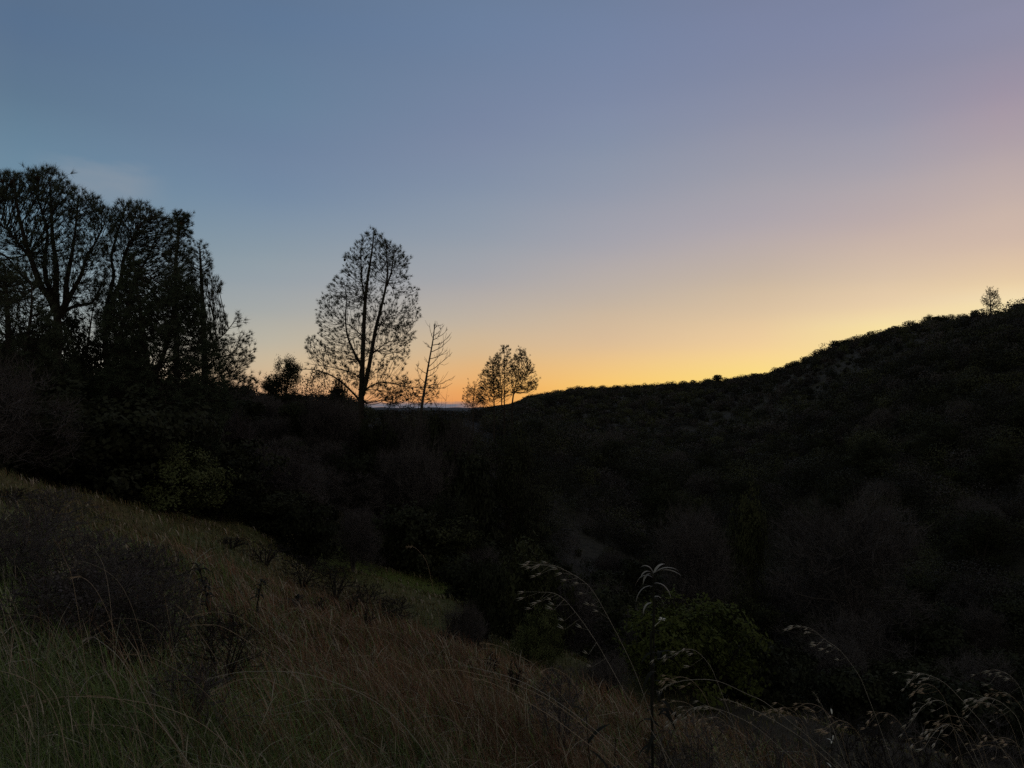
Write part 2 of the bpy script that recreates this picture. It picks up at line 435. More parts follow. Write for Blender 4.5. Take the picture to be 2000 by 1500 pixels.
def pine(label, D, stems, poly, n, base_px=None, group=None, tuftN=16, L=0.22, w=0.02, bf=0.95, depth=0.9, clump=0.6,
         needle='needles', tip_r=0.009, cones=0, extra=None, inner=0.5, name='pine_tree', rmax=0.08, k=4, seed=1, bow=0.14, spread=0.6):
    r = np.random.default_rng(seed)
    lines = []; radii = []
    for s in stems:
        lines.append(stem_px(s['p'], D, s.get('dy', 0))); radii.append(s['r'])
    foot = lines[0][0].copy()
    z0 = gz(foot[0], foot[1])
    if z0 < foot[2] - 0.05:      # carry the trunk down to the soil
        L0 = lines[0]
        ext = np.linspace([foot[0] - (L0[3][0] - foot[0]) * 0.3, foot[1], z0 - 0.3], foot, 8)[:-1]
        lines[0] = np.concatenate([ext, L0])
    base = np.array([lines[0][0][0], lines[0][0][1], z0])
    pts = crown_pts(poly, D, n, depth, clump, r=r)
    if extra is not None:
        for (pp, nn, dd) in extra:
            pts = np.concatenate([pts, crown_pts(pp, D, nn, dd, 0.3, r=r)])
    stem_nodes = [l[len(l) // 10:] if i else l[len(l) // 4:] for i, l in enumerate(lines)]
    E, Dr, tips, cnt = grow(stem_nodes, radii, pts, bf=bf, tip_r=tip_r, rmax=rmax, r=r, bow=bow)
    t = thing(name, label, 'tree', base, group)
    g = Geo()
    for l, (ra, rb) in zip(lines, radii):
        q = l - base
        rr = np.linspace(0, 1, len(q)); rr = ra + (rb - ra) * rr ** 0.85
        rr = rr * (1 + 0.05 * r.normal(size=len(rr)))
        sweep(g, q, rr, 8)
    tubes(g, E[0] - base, E[1] - base, E[2], E[3], k)
    gt = g
    g = Geo()
    m = tips | (cnt <= 3) | (r.random(len(pts)) < inner * 0.3)
    T = pts[m] - base; Dd = nrm(Dr[m] + np.array([0, 0, 0.35]) * (r.random((m.sum(), 1))))
    # every spray sits at the end of a short shoot that pushes outward and up
    sh = nrm(Dd + r.normal(0, 0.3, Dd.shape) + np.array([0, 0, 0.25])); ln_ = r.gamma(1.5, 0.085, (len(T), 1)) * (D / 50) ** 0.5
    T2 = T + sh * ln_
    tubes(gt, T, T2, np.full(len(T), tip_r * 0.9), np.full(len(T), tip_r * 0.6), 3)
    T = T2; Dd = sh
    tufts(g, T, Dd, int(tuftN * 1.5), L * 1.15, w * 0.68, spread=spread, r=r)
    # a few sparse needle sprays along the twigs
    m2 = ~m & (r.random(len(pts)) < 0.5)
    if m2.any(): tufts(g, pts[m2] - base, Dr[m2], max(5, tuftN // 3), L * 0.8, w, spread=0.9, r=r)
    link('crown', g.mesh('crown', M[needle]), t)
    link('trunk', gt.mesh('trunk', M['bark']), t)
    if cones:
        top = pts[:, 2] > np.quantile(pts[:, 2], 0.55)
        idx = r.choice(np.nonzero(top)[0], cones, replace=False)
        for i in idx:
            c = link('cone', cone_mesh(), t, tuple(pts[i] - base - np.array([0, 0, 0.03])))
            s = r.uniform(0.9, 1.35); c.scale = (s, s, s); c.rotation_euler = (r.uniform(-.4, .4), r.uniform(-.4, .4), 0)
    return t

# the lone tall pine
pine('tall lacy lone pine with forked trunk, standing clear against the peach sky', 66,
     [dict(p=[(703, 850), (705, 800), (706, 760), (708, 709), (711, 631), (714, 579), (719, 538), (725, 500), (729, 470), (731, 450)], r=(0.36, 0.03)),
      dict(p=[(707, 772), (712, 757), (722, 709), (733, 647), (743.5, 604), (753, 563), (757, 530), (755, 500), (754, 470)], r=(0.25, 0.03), dy=-0.8),
      dict(p=[(705, 712), (691, 687), (678, 653), (675, 616), (677, 585), (672, 550)], r=(0.13, 0.025), dy=1.0),
      dict(p=[(755, 560), (764, 532), (768, 505), (771, 488)], r=(0.09, 0.03), dy=-0.5),
      dict(p=[(714, 590), (708, 560), (706, 530), (705, 500), (706, 478)], r=(0.08, 0.03), dy=0.6),
      dict(p=[(703, 782), (684, 762), (660, 741), (632, 727), (600, 721), (572, 724)], r=(0.11, 0.015), dy=0.6),
      dict(p=[(706, 742), (690, 729), (668, 722), (640, 716), (612, 712), (594, 708)], r=(0.06, 0.012), dy=1.2),
      dict(p=[(708, 768), (722, 755), (745, 747), (770, 750), (800, 757), (822, 756)], r=(0.08, 0.015), dy=-1.5),
      dict(p=[(710, 660), (690, 640), (665, 625), (640, 600), (628, 580)], r=(0.05, 0.012), dy=-1.5),
      dict(p=[(735, 640), (760, 620), (785, 612), (808, 602)], r=(0.05, 0.012), dy=1.2),
      dict(p=[(728, 690), (755, 670), (780, 662), (805, 640)], r=(0.06, 0.012), dy=-1.2)],
     [(700, 470), (712, 455), (731, 448), (742, 458), (752, 462), (765, 478), (783, 484), (795, 500), (800, 540), (797, 558), (815, 562), (817, 580),
      (812, 592), (824, 608), (820, 620), (806, 640), (812, 660), (800, 668), (803, 690), (790, 705), (800, 730), (790, 770), (770, 800), (750, 790),
      (720, 776), (700, 765), (672, 742), (668, 722), (640, 712), (612, 706), (596, 690), (594, 662), (610, 656), (625, 668), (622, 640),
      (618, 615), (622, 585), (640, 572), (652, 545), (668, 535), (672, 510), (674, 490), (688, 485)], 2000,
     tuftN=18, L=0.27, w=0.032, cones=7, depth=0.85, clump=0.55, seed=3,
     extra=[([(700, 468), (730, 448), (745, 462), (775, 480), (797, 505), (800, 550), (760, 540), (700, 530), (680, 500)], 200, 0.8), ([(572, 716), (640, 714), (700, 740), (705, 780), (660, 745), (600, 735)], 60, .8), ([(720, 752), (800, 745), (850, 735), (862, 770), (840, 800), (760, 796)], 170, .8)])

# pines of the cluster at the frame's west side
pine('big many-stemmed pine with broad rounded top, tallest of the dark pine cluster', 38,
     [dict(p=[(116, 950), (114, 800), (112, 700), (112, 620), (109, 573), (110, 517), (103, 467), (100, 400), (97, 350)], r=(0.3, 0.035)),
      dict(p=[(110, 610), (98, 583), (80, 557), (62, 510), (45, 455), (33, 400), (27, 348)], r=(0.22, 0.04), dy=-1),
      dict(p=[(106, 580), (90, 545), (88, 500), (93, 460), (84, 420), (70, 380)], r=(0.15, 0.03), dy=1.2),
      dict(p=[(116, 620), (128, 590), (130, 550), (140, 500), (147, 450), (153, 385)], r=(0.2, 0.03), dy=-0.6),
      dict(p=[(128, 595), (147, 560), (160, 533), (170, 500), (187, 473), (205, 436)], r=(0.14, 0.03), dy=1),
      dict(p=[(118, 612), (147, 598), (180, 590), (197, 560), (207, 540)], r=(0.11, 0.02), dy=0.5),
      dict(p=[(60, 505), (40, 480), (15, 450), (-10, 430)], r=(0.09, 0.02), dy=-1),
      dict(p=[(84, 560), (50, 545), (10, 500), (-30, 480)], r=(0.1, 0.02), dy=1)],
     [(-70, 430), (-30, 350), (20, 332), (40, 342), (70, 336), (100, 328), (128, 342), (138, 366), (165, 374), (190, 390), (212, 412), (222, 445),
      (216, 500), (206, 560), (188, 596), (150, 606), (128, 580), (96, 580), (60, 590), (-70, 600)], 2300, w=0.024, L=0.26, tuftN=18, clump=0.45, cones=9, seed=5, depth=0.6,
     extra=[([(-60, 400), (-20, 345), (25, 332), (40, 345), (70, 338), (100, 328), (128, 342), (138, 366), (165, 374), (190, 390), (212, 415), (220, 445), (180, 440), (120, 430), (60, 400), (0, 400)], 520, 0.6)])
pine('pine with hooked crown and dense top between the broad pine and the slim one', 42,
     [dict(p=[(225, 950), (218, 800), (206, 680), (205, 620), (212, 583), (222, 540), (218, 500), (231, 450), (248, 398)], r=(0.2, 0.035)),
      dict(p=[(207, 640), (220, 590), (236, 545), (243, 500), (262, 460), (285, 425)], r=(0.18, 0.03), dy=-0.8),
      dict(p=[(212, 700), (235, 650), (250, 600), (262, 550), (290, 500), (310, 450)], r=(0.15, 0.03), dy=1)],
     [(212, 450), (224, 402), (245, 390), (272, 393), (290, 405), (312, 414), (332, 435), (342, 470), (346, 520), (345, 600), (340, 680), (250, 700), (176, 690), (190, 640), (178, 610), (205, 560), (200, 500)],
     1700, w=0.026, L=0.26, tuftN=18, cones=7, seed=6, clump=0.5, depth=0.7,
     extra=[([(224, 402), (245, 390), (272, 393), (290, 405), (312, 414), (332, 435), (340, 500), (280, 500), (215, 450)], 350, 0.7)])
pine('slim pine with tufted knob top rising behind the hooked-crown pine', 52,
     [dict(p=[(346, 880), (345, 700), (344, 600), (343, 517), (348, 467), (345, 414)], r=(0.26, 0.05))],
     [(334, 430), (340, 416), (352, 411), (368, 425), (378, 446), (372, 480), (378, 520), (380, 600), (318, 600), (328, 500)],
     700, w=0.034, L=0.28, tuftN=18, cones=4, seed=8, clump=0.5,
     extra=[([(336, 432), (342, 416), (352, 411), (366, 424), (368, 440), (350, 445)], 60, 1)])
pine('easternmost pine of the cluster with long low boughs reaching toward the glow', 45,
     [dict(p=[(402, 950), (401, 850), (400, 733), (397, 633), (394, 560), (392, 517), (390, 484)], r=(0.30, 0.04)),
      dict(p=[(399, 690), (420, 668), (440, 650), (462, 622), (470, 612)], r=(0.05, 0.01), dy=-0.5),
      dict(p=[(400, 720), (425, 700), (455, 690), (470, 660), (478, 652)], r=(0.06, 0.01), dy=0.5),
      dict(p=[(401, 745), (430, 735), (460, 722), (490, 692)], r=(0.06, 0.01), dy=-0.8),
      dict(p=[(401, 770), (430, 762), (470, 758), (502, 745)], r=(0.06, 0.01), dy=0.8)],
     [(376, 486), (390, 469), (402, 482), (412, 512), (414, 538), (430, 546), (434, 570), (424, 586), (438, 604), (446, 625), (440, 660), (470, 668), (486, 664),
      (500, 684), (490, 712), (470, 728), (500, 742), (506, 762), (460, 785), (380, 800), (330, 720), (348, 600), (366, 540)],
     1700, w=0.026, L=0.25, tuftN=17, cones=3, seed=9, clump=0.45, depth=0.75,
     extra=[([(455, 616), (470, 606), (474, 632), (460, 640)], 14, 1), ([(470, 645), (490, 648), (488, 672), (466, 668)], 16, 1)])
pine('dense dark conical pine filling the middle of the pine cluster', 36,
     [dict(p=[(300, 980), (295, 850), (288, 740), (280, 650), (268, 570), (260, 500)], r=(0.3, 0.04)),
      dict(p=[(290, 760), (320, 690), (338, 610), (345, 540)], r=(0.16, 0.03), dy=1)],
     [(212, 600), (238, 560), (242, 520), (260, 492), (280, 520), (286, 552), (312, 556), (330, 524), (352, 522), (362, 560), (384, 572), (400, 620), (425, 680), (450, 800), (420, 900), (240, 900), (180, 760), (222, 700), (188, 650)],
     2700, w=0.036, L=0.28, tuftN=18, needle='needles_deep', seed=11, clump=0.5, depth=0.8, inner=1.6)
pine('grey-green bushy pine with rounded low crown beneath the broad pine', 34,
     [dict(p=[(22, 960), (20, 850), (18, 720), (14, 600), (10, 520)], r=(0.26, 0.04)),
      dict(p=[(20, 800), (45, 700), (60, 620), (62, 560)], r=(0.14, 0.03), dy=-0.6)],
     [(-90, 600), (-40, 540), (5, 508), (35, 520), (60, 545), (82, 570), (98, 610), (130, 650), (150, 720), (150, 860), (-90, 880)],
     2000, w=0.032, L=0.28, tuftN=18, needle='needles_deep', seed=12, clump=0.5, depth=0.7, inner=1.6)

pine('spindly pine half hidden in the gap under the broad pine and the hooked-crown pine', 56,
     [dict(p=[(238, 800), (240, 700), (236, 620), (232, 560)], r=(0.18, 0.03)), dict(p=[(160, 800), (166, 720), (176, 640), (182, 600)], r=(0.14, 0.03), dy=1)],
     [(130, 600), (170, 585), (215, 570), (262, 560), (285, 740), (120, 740)], 620, w=0.045, L=0.34, tuftN=16, seed=14, clump=0.7, needle='needles_deep')
# small trees on the saddle
GP = 'pines standing together on the saddle'
pine('middle pine of the small group, tallest, with two thin parallel stems', 120,
     [dict(p=[(985, 800), (985, 783), (985, 730), (985, 673)], r=(0.17, 0.03)), dict(p=[(980, 795), (979, 760), (974, 720), (972, 690)], r=(0.10, 0.03), dy=1)],
     [(976, 684), (985, 671), (996, 680), (1003, 700), (1002, 740), (1000, 775), (960, 775), (962, 720), (968, 695)], 420, w=0.055, L=0.32, tuftN=15, seed=21, depth=1, tip_r=0.016, k=3)
pine('rounded pine nearest the descending ridge, easternmost of the small group', 122,
     [dict(p=[(1000, 800), (1002, 776), (1008, 748), (1013, 724), (1015, 679)], r=(0.19, 0.03)), dict(p=[(1004, 770), (1020, 745), (1032, 725)], r=(0.08, 0.03))],
     [(1005, 690), (1015, 676), (1026, 688), (1036, 705), (1044, 730), (1052, 748), (1046, 764), (1020, 768), (1000, 768), (998, 730)], 520, w=0.055, L=0.32, tuftN=15, seed=22, tip_r=0.016, k=3)
pine('pine leaning on the tallest one of the small group, lower and lopsided', 116,
     [dict(p=[(965, 802), (965, 786), (964, 740), (960, 700)], r=(0.16, 0.03))],
     [(952, 706), (962, 695), (972, 705), (976, 740), (978, 785), (930, 790), (936, 755), (940, 728), (946, 725)], 430, w=0.055, L=0.32, tuftN=15, seed=23, tip_r=0.016, k=3)
pine('low bushy pine at the foot of the small group, nearest the dead snag', 112,
     [dict(p=[(924, 806), (924, 790), (926, 768), (928, 752)], r=(0.12, 0.03))],
     [(903, 770), (912, 755), (928, 745), (942, 752), (948, 775), (946, 797), (905, 797)], 260, w=0.035, L=0.25, tuftN=15, seed=24, tip_r=0.014, k=3)
pine('tiny drooping pine alone on the crest of the tall ridge', 245,
     [dict(p=[(1935, 612), (1935, 600), (1934, 580), (1934, 562)], r=(0.28, 0.06))],
     [(1922, 575), (1930, 563), (1940, 561), (1950, 572), (1954, 590), (1948, 598), (1920, 600), (1917, 592)], 230, w=0.10, L=0.5, tuftN=9, seed=25, tip_r=0.03, k=3, clump=0.8)
pine('tall shadowy pine standing on the steep ridge slope below the crest pine', 150,
     [dict(p=[(1948, 860), (1946, 780), (1940, 700), (1936, 650)], r=(0.3, 0.05))],
     [(1925, 660), (1937, 640), (1950, 660), (1968, 720), (1978, 790), (1965, 850), (1920, 850), (1900, 780), (1908, 700)], 620, w=0.06, L=0.35, tuftN=11, seed=26, tip_r=0.02, k=3)

# dead snag
def snag():
    D = 63; r = np.random.default_rng(4)
    tr = stem_px([(822, 830), (823, 802), (830, 755), (836.5, 715), (846, 662), (849, 632)], D)
    base = tr[0].copy(); base[2] = gz(base[0], base[1])
    if base[2] < tr[0][2]: tr = np.concatenate([np.linspace(base, tr[0], 5)[:-1], tr])
    t = thing('dead_tree', 'slender leaning dead snag with bare upswept branches beside the lone tall pine', 'tree', base)
    g = Geo(); sweep(g, tr - base, np.linspace(0.16, 0.03, len(tr)), 7)
    link('trunk', g.mesh('trunk', M['dead_bark']), t)
    g = Geo()
    spec = [(849, 640, 855, 625, 2), (848, 642, 862, 624, 3), (846, 655, 866, 640, 4), (845, 664, 876, 645, 5), (843, 674, 874, 652, 4), (841, 686, 878, 662, 4), (839, 700, 873, 680, 5), (836, 716, 874, 690, 5),
            (835, 724, 884, 700, 5), (833, 738, 880, 716, 4), (831, 750, 893, 734, 6), (830, 760, 888, 748, 5), (828, 770, 880, 758, 4), (826, 780, 860, 770, 4),
            (846, 660, 838, 638, 2), (843, 680, 829, 668, 3), (844, 674, 821, 668, 3), (838, 708, 824, 694, 3), (834, 730, 816, 712, 4), (831, 748, 812, 722, 4), (829, 764, 810, 744, 4), (827, 780, 806, 768, 4)]
    P0 = []; P1 = []; A0 = []; A1 = []
    for (x0, y0, x1, y1, kd) in spec:
        x1 += r.normal(0, 3.0); y1 += r.normal(0, 4.0); y0 += r.normal(0, 2.0)
        if r.random() < 0.18: x1 = x0 + (x1 - x0) * 0.4
        a = P(x0, y0, D); e = P(x1, y1, D + r.uniform(-1.4, 1.4)); L = np.linalg.norm(e - a)
        c = a + (e - a) * 0.55; c[2] -= L * 0.22
        tt = np.linspace(0, 1, 9)[:, None]
        ln = (1 - tt) ** 2 * a + 2 * tt * (1 - tt) * c + tt ** 2 * e
        ln[1:] += np.cumsum(r.normal(0, 0.035, (8, 3)), axis=0); rr = np.linspace(0.035, 0.012, 9)
        P0 = [ln[:-1]]; P1 = [ln[1:]]; A0 = [rr[:-1]]; A1 = [rr[1:]]; g = Geo()
        for _ in range(kd + 2):
            q = r.integers(2, 8); s = ln[q]; dr = nrm(ln[q] - ln[q - 1])
            ee = s + (dr * 0.5 + r.normal(0, 0.35, 3) + np.array([0, 0, 0.55])) * L * r.uniform(0.15, 0.35)
            mid = (s + ee) / 2 - np.array([0, 0, 0.06 * L])
            P0.append(np.array([s, mid])); P1.append(np.array([mid, ee])); A0.append(np.array([0.016, 0.012])); A1.append(np.array([0.012, 0.008]))
        tubes(g, np.concatenate(P0) - base, np.concatenate(P1) - base, np.concatenate(A0), np.concatenate(A1), 4)
        link('branch', g.mesh('branch', M['dead_bark']), t)
snag()

# ---------------------------------------------------------------- shrubs and small broadleaf trees
def crown_dome(n, W, H, r, lobes=7, shell=0.55, low=0.12, normals=False):
    """points in a lumpy dome made of overlapping lobes"""
    C = []
    for i in range(lobes):
        a = r.uniform(0, 6.28); q = r.uniform(0.1, 0.62) * W
        C.append((q * math.cos(a), q * math.sin(a), H * r.uniform(0.35, 0.72), r.uniform(0.26, 0.45) * min(W, H)))
    C.append((0, 0, H * 0.62, 0.42 * min(W, H)))
    C = np.array(C); wts = C[:, 3] ** 2; wts /= wts.sum()
    k = r.choice(len(C), n, p=wts)
    d = nrm(r.normal(0, 1, (n, 3)))
    rad = C[k, 3][:, None] * (shell + (1 - shell) * r.random((n, 1)) ** 0.6)
    p = C[k, :3] + d * rad * np.array([1.25, 1.25, 0.95])
    sk = r.random(n) < 0.24; p[sk, 2] *= 0.45; p[sk, :2] *= 1.05
    p[:, 2] = np.clip(p[:, 2], low * H * r.random(n), H * 1.15)
    if normals: return p, d
    return p

PROTO = {}
def proto(kind, seed, W, H, n, leaf, nleaf, mat, bark='twig_dark', stems=4, twig_r=0.012, asp=0.6, cl=0.16):
    r = np.random.default_rng(seed)
    pts, nor = crown_dome(n, W, H, r, normals=True)
    lines = []; rad = []
    for i in range(stems):
        a = r.uniform(0, 6.28); q = W * r.uniform(0.1, 0.4)
        lines.append(smooth_line([np.array([0.05 * i, 0, -0.2]), np.array([q * .35 * math.cos(a), q * .35 * math.sin(a), H * .25]), np.array([q * math.cos(a), q * math.sin(a), H * 0.55])], 5))
        rad.append((0.05 + 0.02 * H, 0.03))
    E, Dr, tips, cnt = grow(lines, rad, pts, bf=0.4, tip_r=twig_r, rmax=0.05 + 0.01 * H, r=r, bow=-0.03, down=0.5)
    g = Geo()
    for l, (a, b_) in zip(lines, rad): sweep(g, l, np.linspace(a, b_, len(l)), 6)
    tubes(g, *E, 3)
    tm = g.mesh('trunk', M[bark])
    g = Geo()
    if leaf > 0:
        idx = r.integers(0, len(pts), nleaf)
        T = pts[idx] + r.normal(0, cl, (nleaf, 3)) * np.array([1, 1, 0.7])
        T[:, 2] = np.maximum(T[:, 2], 0.02)
        leaves(g, T, leaf, asp, r, N=nor[idx])
    else:                                    # fine bare twigs
        idx = r.integers(0, len(pts), nleaf)
        tufts(g, pts[idx] + r.normal(0, cl * 0.6, (nleaf, 3)), nrm(Dr[idx] + np.array([0, 0, 0.5])), 5, -leaf, 0.014, spread=0.5, r=r)
    allv = np.concatenate(g.V); H = float(np.quantile(allv[:, 2], 0.995)); W = float(np.quantile(np.hypot(allv[:, 0], allv[:, 1]), 0.97)) * 1.05
    PROTO.setdefault(kind, []).append((tm, g.mesh('crown', M[mat]), W, H))

for s in range(3):
    proto('dark', 100 + s, 1.9 + .3 * s, 2.6 + .5 * s, 170, 0.17, 5200, 'leaf_dark')
    proto('olive', 110 + s, 1.8 + .3 * s, 2.6 + .4 * s, 160, 0.15, 5200, 'leaf_olive', asp=0.5)
    proto('grey', 120 + s, 1.9 + .3 * s, 2.6 + .5 * s, 260, -0.45, 2600, 'twig_grey', bark='twig_grey', twig_r=0.010, cl=0.25)
proto('lime', 131, 2.0, 2.4, 170, 0.11, 8000, 'leaf_lime', asp=0.55, cl=0.14)
proto('bright', 133, 2.0, 2.6, 190, 0.10, 12000, 'leaf_bright', asp=0.5, cl=0.14)
proto('lime', 132, 1.8, 2.2, 150, 0.11, 7000, 'leaf_lime', asp=0.55, cl=0.14)
for s in range(2):
    proto('oak', 140 + s, 3.2, 6.2, 420, 0.135, 15000, 'leaf_dark', bark='bark', stems=5, cl=0.24, twig_r=0.014)
    proto('bare', 150 + s, 3.2, 5.8, 620, -0.6, 3600, 'twig_grey', bark='twig_grey', stems=5, cl=0.3, twig_r=0.012)

def plant(name, kind, x, y, label, cat, group=None, s=1.0, sz=None, v=None, sink=0.1, z=None):
    lst = PROTO[kind]; tm, cm, W, H = lst[random.randrange(len(lst)) if v is None else v % len(lst)]
    zz = gz(x, y) if z is None else z
    t = thing(name, label, cat, (x, y, zz - sink), group, random.uniform(0, 6.28))
    sz = s if sz is None else sz
    t.scale = (s, s * random.uniform(0.9, 1.1), sz)
    link('trunk', tm, t); link('crown', cm, t)
    return t

def plant_px(name, kind, px, top, D, label, cat, group=None, wpx=None, v=None, sink=0.1):
    """stands on the ground at distance D, its top reaching the given height in view"""
    p = P(px, top, D); x, y = p[0], p[1]; z = gz(x, y)
    lst = PROTO[kind]
    if v is None: v = random.randrange(len(lst))
    W, H = lst[v % len(lst)][2:]
    h = max(p[2] - z + sink, 0.5)
    s = h / H if wpx is None else wpx / F * D / (W * 1.9)
    t = plant(name, kind, x, y, label, cat, group, s, h / H, v, sink)
    return t

# trees and shrubs that can be told apart
plant_px('oak_tree', 'oak', 556, 697, 78, 'small round-topped leafy tree on the saddle between pine cluster and lone pine', 'tree', wpx=80, v=0)
plant_px('leafy_shrub', 'dark', 530, 735, 80, 'low leafy bush hugging the small round-topped tree on its cluster side', 'shrub', wpx=50)
plant_px('leafy_shrub', 'olive', 660, 738, 72, 'dense dark shrub just before the forked trunk of the lone pine', 'shrub', wpx=60)
plant_px('lime_shrub', 'bright', 1048, 1188, 28, 'small bright green rounded bush in front of the large olive shrub', 'shrub', wpx=105, v=0)
plant_px('lime_shrub', 'lime', 1400, 1172, 30, 'large spreading yellow-green bush below the curled-leaf weed', 'shrub', wpx=290, v=1)
plant_px('lime_shrub', 'lime', 1285, 1180, 29, 'yellow-green bush merging with the large spreading one, behind the oat stalks', 'shrub', wpx=260, v=0)
plant_px('olive_shrub', 'olive', 1030, 1060, 33, 'large mounded olive shrub at the edge of the green meadow patch', 'shrub', wpx=190, v=0)
plant_px('olive_shrub', 'bright', 340, 862, 32, 'tall green leafy shrub standing out before the pine cluster', 'shrub', wpx=230, v=0)
plant_px('dark_bush', 'dark', 205, 935, 30, 'dark tangled bush reaching down onto the brown rim of the slope', 'shrub', wpx=150, v=0)
plant_px('dark_bush', 'grey', 120, 925, 31, 'low greyish bush on the brown rim of the slope beside the dark tangled one', 'shrub', wpx=120, v=1)
plant_px('dark_bush', 'dark', 600, 985, 38, 'dark bush rooted at the upper end of the meadow strip', 'shrub', wpx=150, v=1)
plant_px('grey_bush', 'grey', 690, 1000, 41, 'hazy grey bush between the meadow strip and the green meadow patch', 'shrub', wpx=130, v=2)
plant_px('dark_bush', 'dark', 520, 960, 40, 'wide dark bush behind the meadow strip, next to the leafy olive shrub', 'shrub', wpx=160, v=2)
plant_px('dark_bush', 'dark', 800, 985, 48, 'dark bush right above the green meadow patch'.replace('right ', ''), 'shrub', wpx=170, v=0)
plant_px('grey_bush', 'grey', 910, 1180, 27, 'grey thicket bush at the lower corner of the green meadow patch', 'shrub', wpx=90, v=0)
plant_px('dark_bush', 'dark', 950, 1100, 31, 'dark bush crowding the large mounded olive shrub', 'shrub', wpx=110, v=1)
plant_px('dark_bush', 'grey', 1180, 1280, 24, 'dim grey bush low behind the black-leaved weed', 'shrub', wpx=110, v=1)
for k, (px, top, w) in enumerate([(585, 783, 90), (625, 775, 90), (665, 782, 90), (738, 806, 80), (775, 808, 84), (812, 810, 80), (850, 812, 84), (890, 814, 84), (640, 850, 130), (700, 872, 120), (760, 880, 130), (830, 870, 130), (900, 880, 130), (560, 860, 130)]):
    plant_px('brush_shrub', 'grey' if k % 3 else 'dark', px, top, 60 - (k > 8) * 5 - (k % 2) * 1.5, 'grey-brown twiggy brush on the dark slope under the lone pine', 'shrub', 'brush on the slope under the lone pine', wpx=w)
plant_px('olive_shrub', 'olive', 430, 935, 38, 'leafy olive shrub at the lower side of the tall green one', 'shrub', wpx=120, v=2)
plant_px('oak_tree', 'oak', 995, 842, 58, 'dense round-headed oak with lighter leaf domes below the saddle pines', 'tree', wpx=150, v=1)
plant_px('oak_tree', 'oak', 880, 968, 50, 'narrow leafy oak on the slope above the green meadow patch', 'tree', wpx=120, v=0)
plant_px('bare_tree', 'bare', 1660, 970, 62, 'broad bare grey tree spreading its fine branches in the ravine', 'tree', wpx=300, v=0)
plant_px('bare_tree', 'bare', 1340, 990, 62, 'rounded greyish tree with fine bright twigs left of the small pale-topped tree'.replace('left of', 'next to'), 'tree', wpx=200, v=1)
plant_px('olive_shrub', 'olive', 1465, 952, 70, 'pale-topped little tree glowing above the dark ravine', 'tree', wpx=90, v=1)

for k, (px, top, D, w) in enumerate([(122, 608, 41, 200), (15, 655, 43, 210), (215, 672, 44, 190), (300, 700, 46, 200), (385, 745, 48, 170), (70, 760, 37, 190), (180, 770, 38, 200), (-60, 640, 40, 200), (270, 790, 41, 170)]):
    plant_px('oak_tree', 'oak', px, top, D, 'dark dense oak packed in beneath the crowns of the pine cluster', 'tree', 'oaks beneath the pine cluster', wpx=w)

# fillers: rows (px range, distance range, top offset), kept off the grass
def edge_r(px):
    px = np.asarray(px, float)
    return 1.6 * np.sin(px * 0.045) * np.sin(px * 0.017 + 1) + np.interp(px, [-200, 0, 250, 430, 470, 640, 700, 900, 960, 1100, 1300, 1600, 2100], [28, 29, 31, 34, 36, 38, 45, 45, 33, 31, 33, 36, 44])

placed = []
def scatter(n, px0, px1, r0, r1, kinds, name, label, cat, group, smin, smax, gap):
    c = 0; tries = 0
    while c < n and tries < n * 60:
        tries += 1
        px = random.uniform(px0, px1); az = math.atan((px - 1000) / F)
        r_ = math.sqrt(random.uniform(r0 ** 2, r1 ** 2))
        if r_ < edge_r(px) + 1.5: continue
        x = r_ * math.sin(az); y = r_ * math.cos(az)
        if any((x - a) ** 2 + (y - b_) ** 2 < gap * gap for a, b_ in placed): continue
        placed.append((x, y)); c += 1
        k = random.choice(kinds); s = random.uniform(smin, smax)
        # keep the sky line of the saddle as it is in the place: lower shrubs close to it
        top = gz(x, y) + s * 3.4
        lim = P(px, np.interp(px, [0, 420, 520, 690, 730, 900, 1000, 1050], [600, 735, 768, 768, 797, 797, 786, 768]), y)[2]
        if px < 1060 and top > lim: s = max((lim - gz(x, y)) / 3.4, 0.35)
        plant(name, k, x, y, label, cat, group, s, sz=s * random.uniform(0.85, 1.1))
    return c

scatter(48, -60, 430, 30, 62, ['dark', 'dark', 'grey', 'dark'], 'dark_shrub', 'dark tangled shrub crowding the feet of the pine cluster', 'shrub', 'shrubs at the feet of the pine cluster', 1.0, 1.7, 2.2)
scatter(70, 420, 960, 40, 78, ['grey', 'grey', 'dark', 'grey', 'olive'], 'brush_shrub', 'grey-brown twiggy brush on the dark slope under the lone pine', 'shrub', 'brush on the slope under the lone pine', 0.8, 1.35, 2.3)
scatter(44, 960, 1500, 32, 75, ['dark', 'grey', 'dark', 'olive'], 'ravine_shrub', 'dark shrub sunk in the ravine between the grassy slope and the ridge', 'shrub', 'shrubs in the ravine', 0.9, 1.5, 2.6)
scatter(34, 1480, 2080, 40, 85, ['dark', 'grey', 'dark'], 'ravine_shrub', 'dark shrub sunk in the ravine between the grassy slope and the ridge', 'shrub', 'shrubs in the ravine', 1.0, 1.7, 3.0)
scatter(60, 960, 2080, 80, 150, ['dark', 'grey', 'olive', 'oak', 'bare'], 'ridge_shrub', 'shadowy rounded tree or shrub on the lower flank of the tall ridge', 'shrub', 'shrubs on the ridge flank', 0.9, 1.5, 4.0)

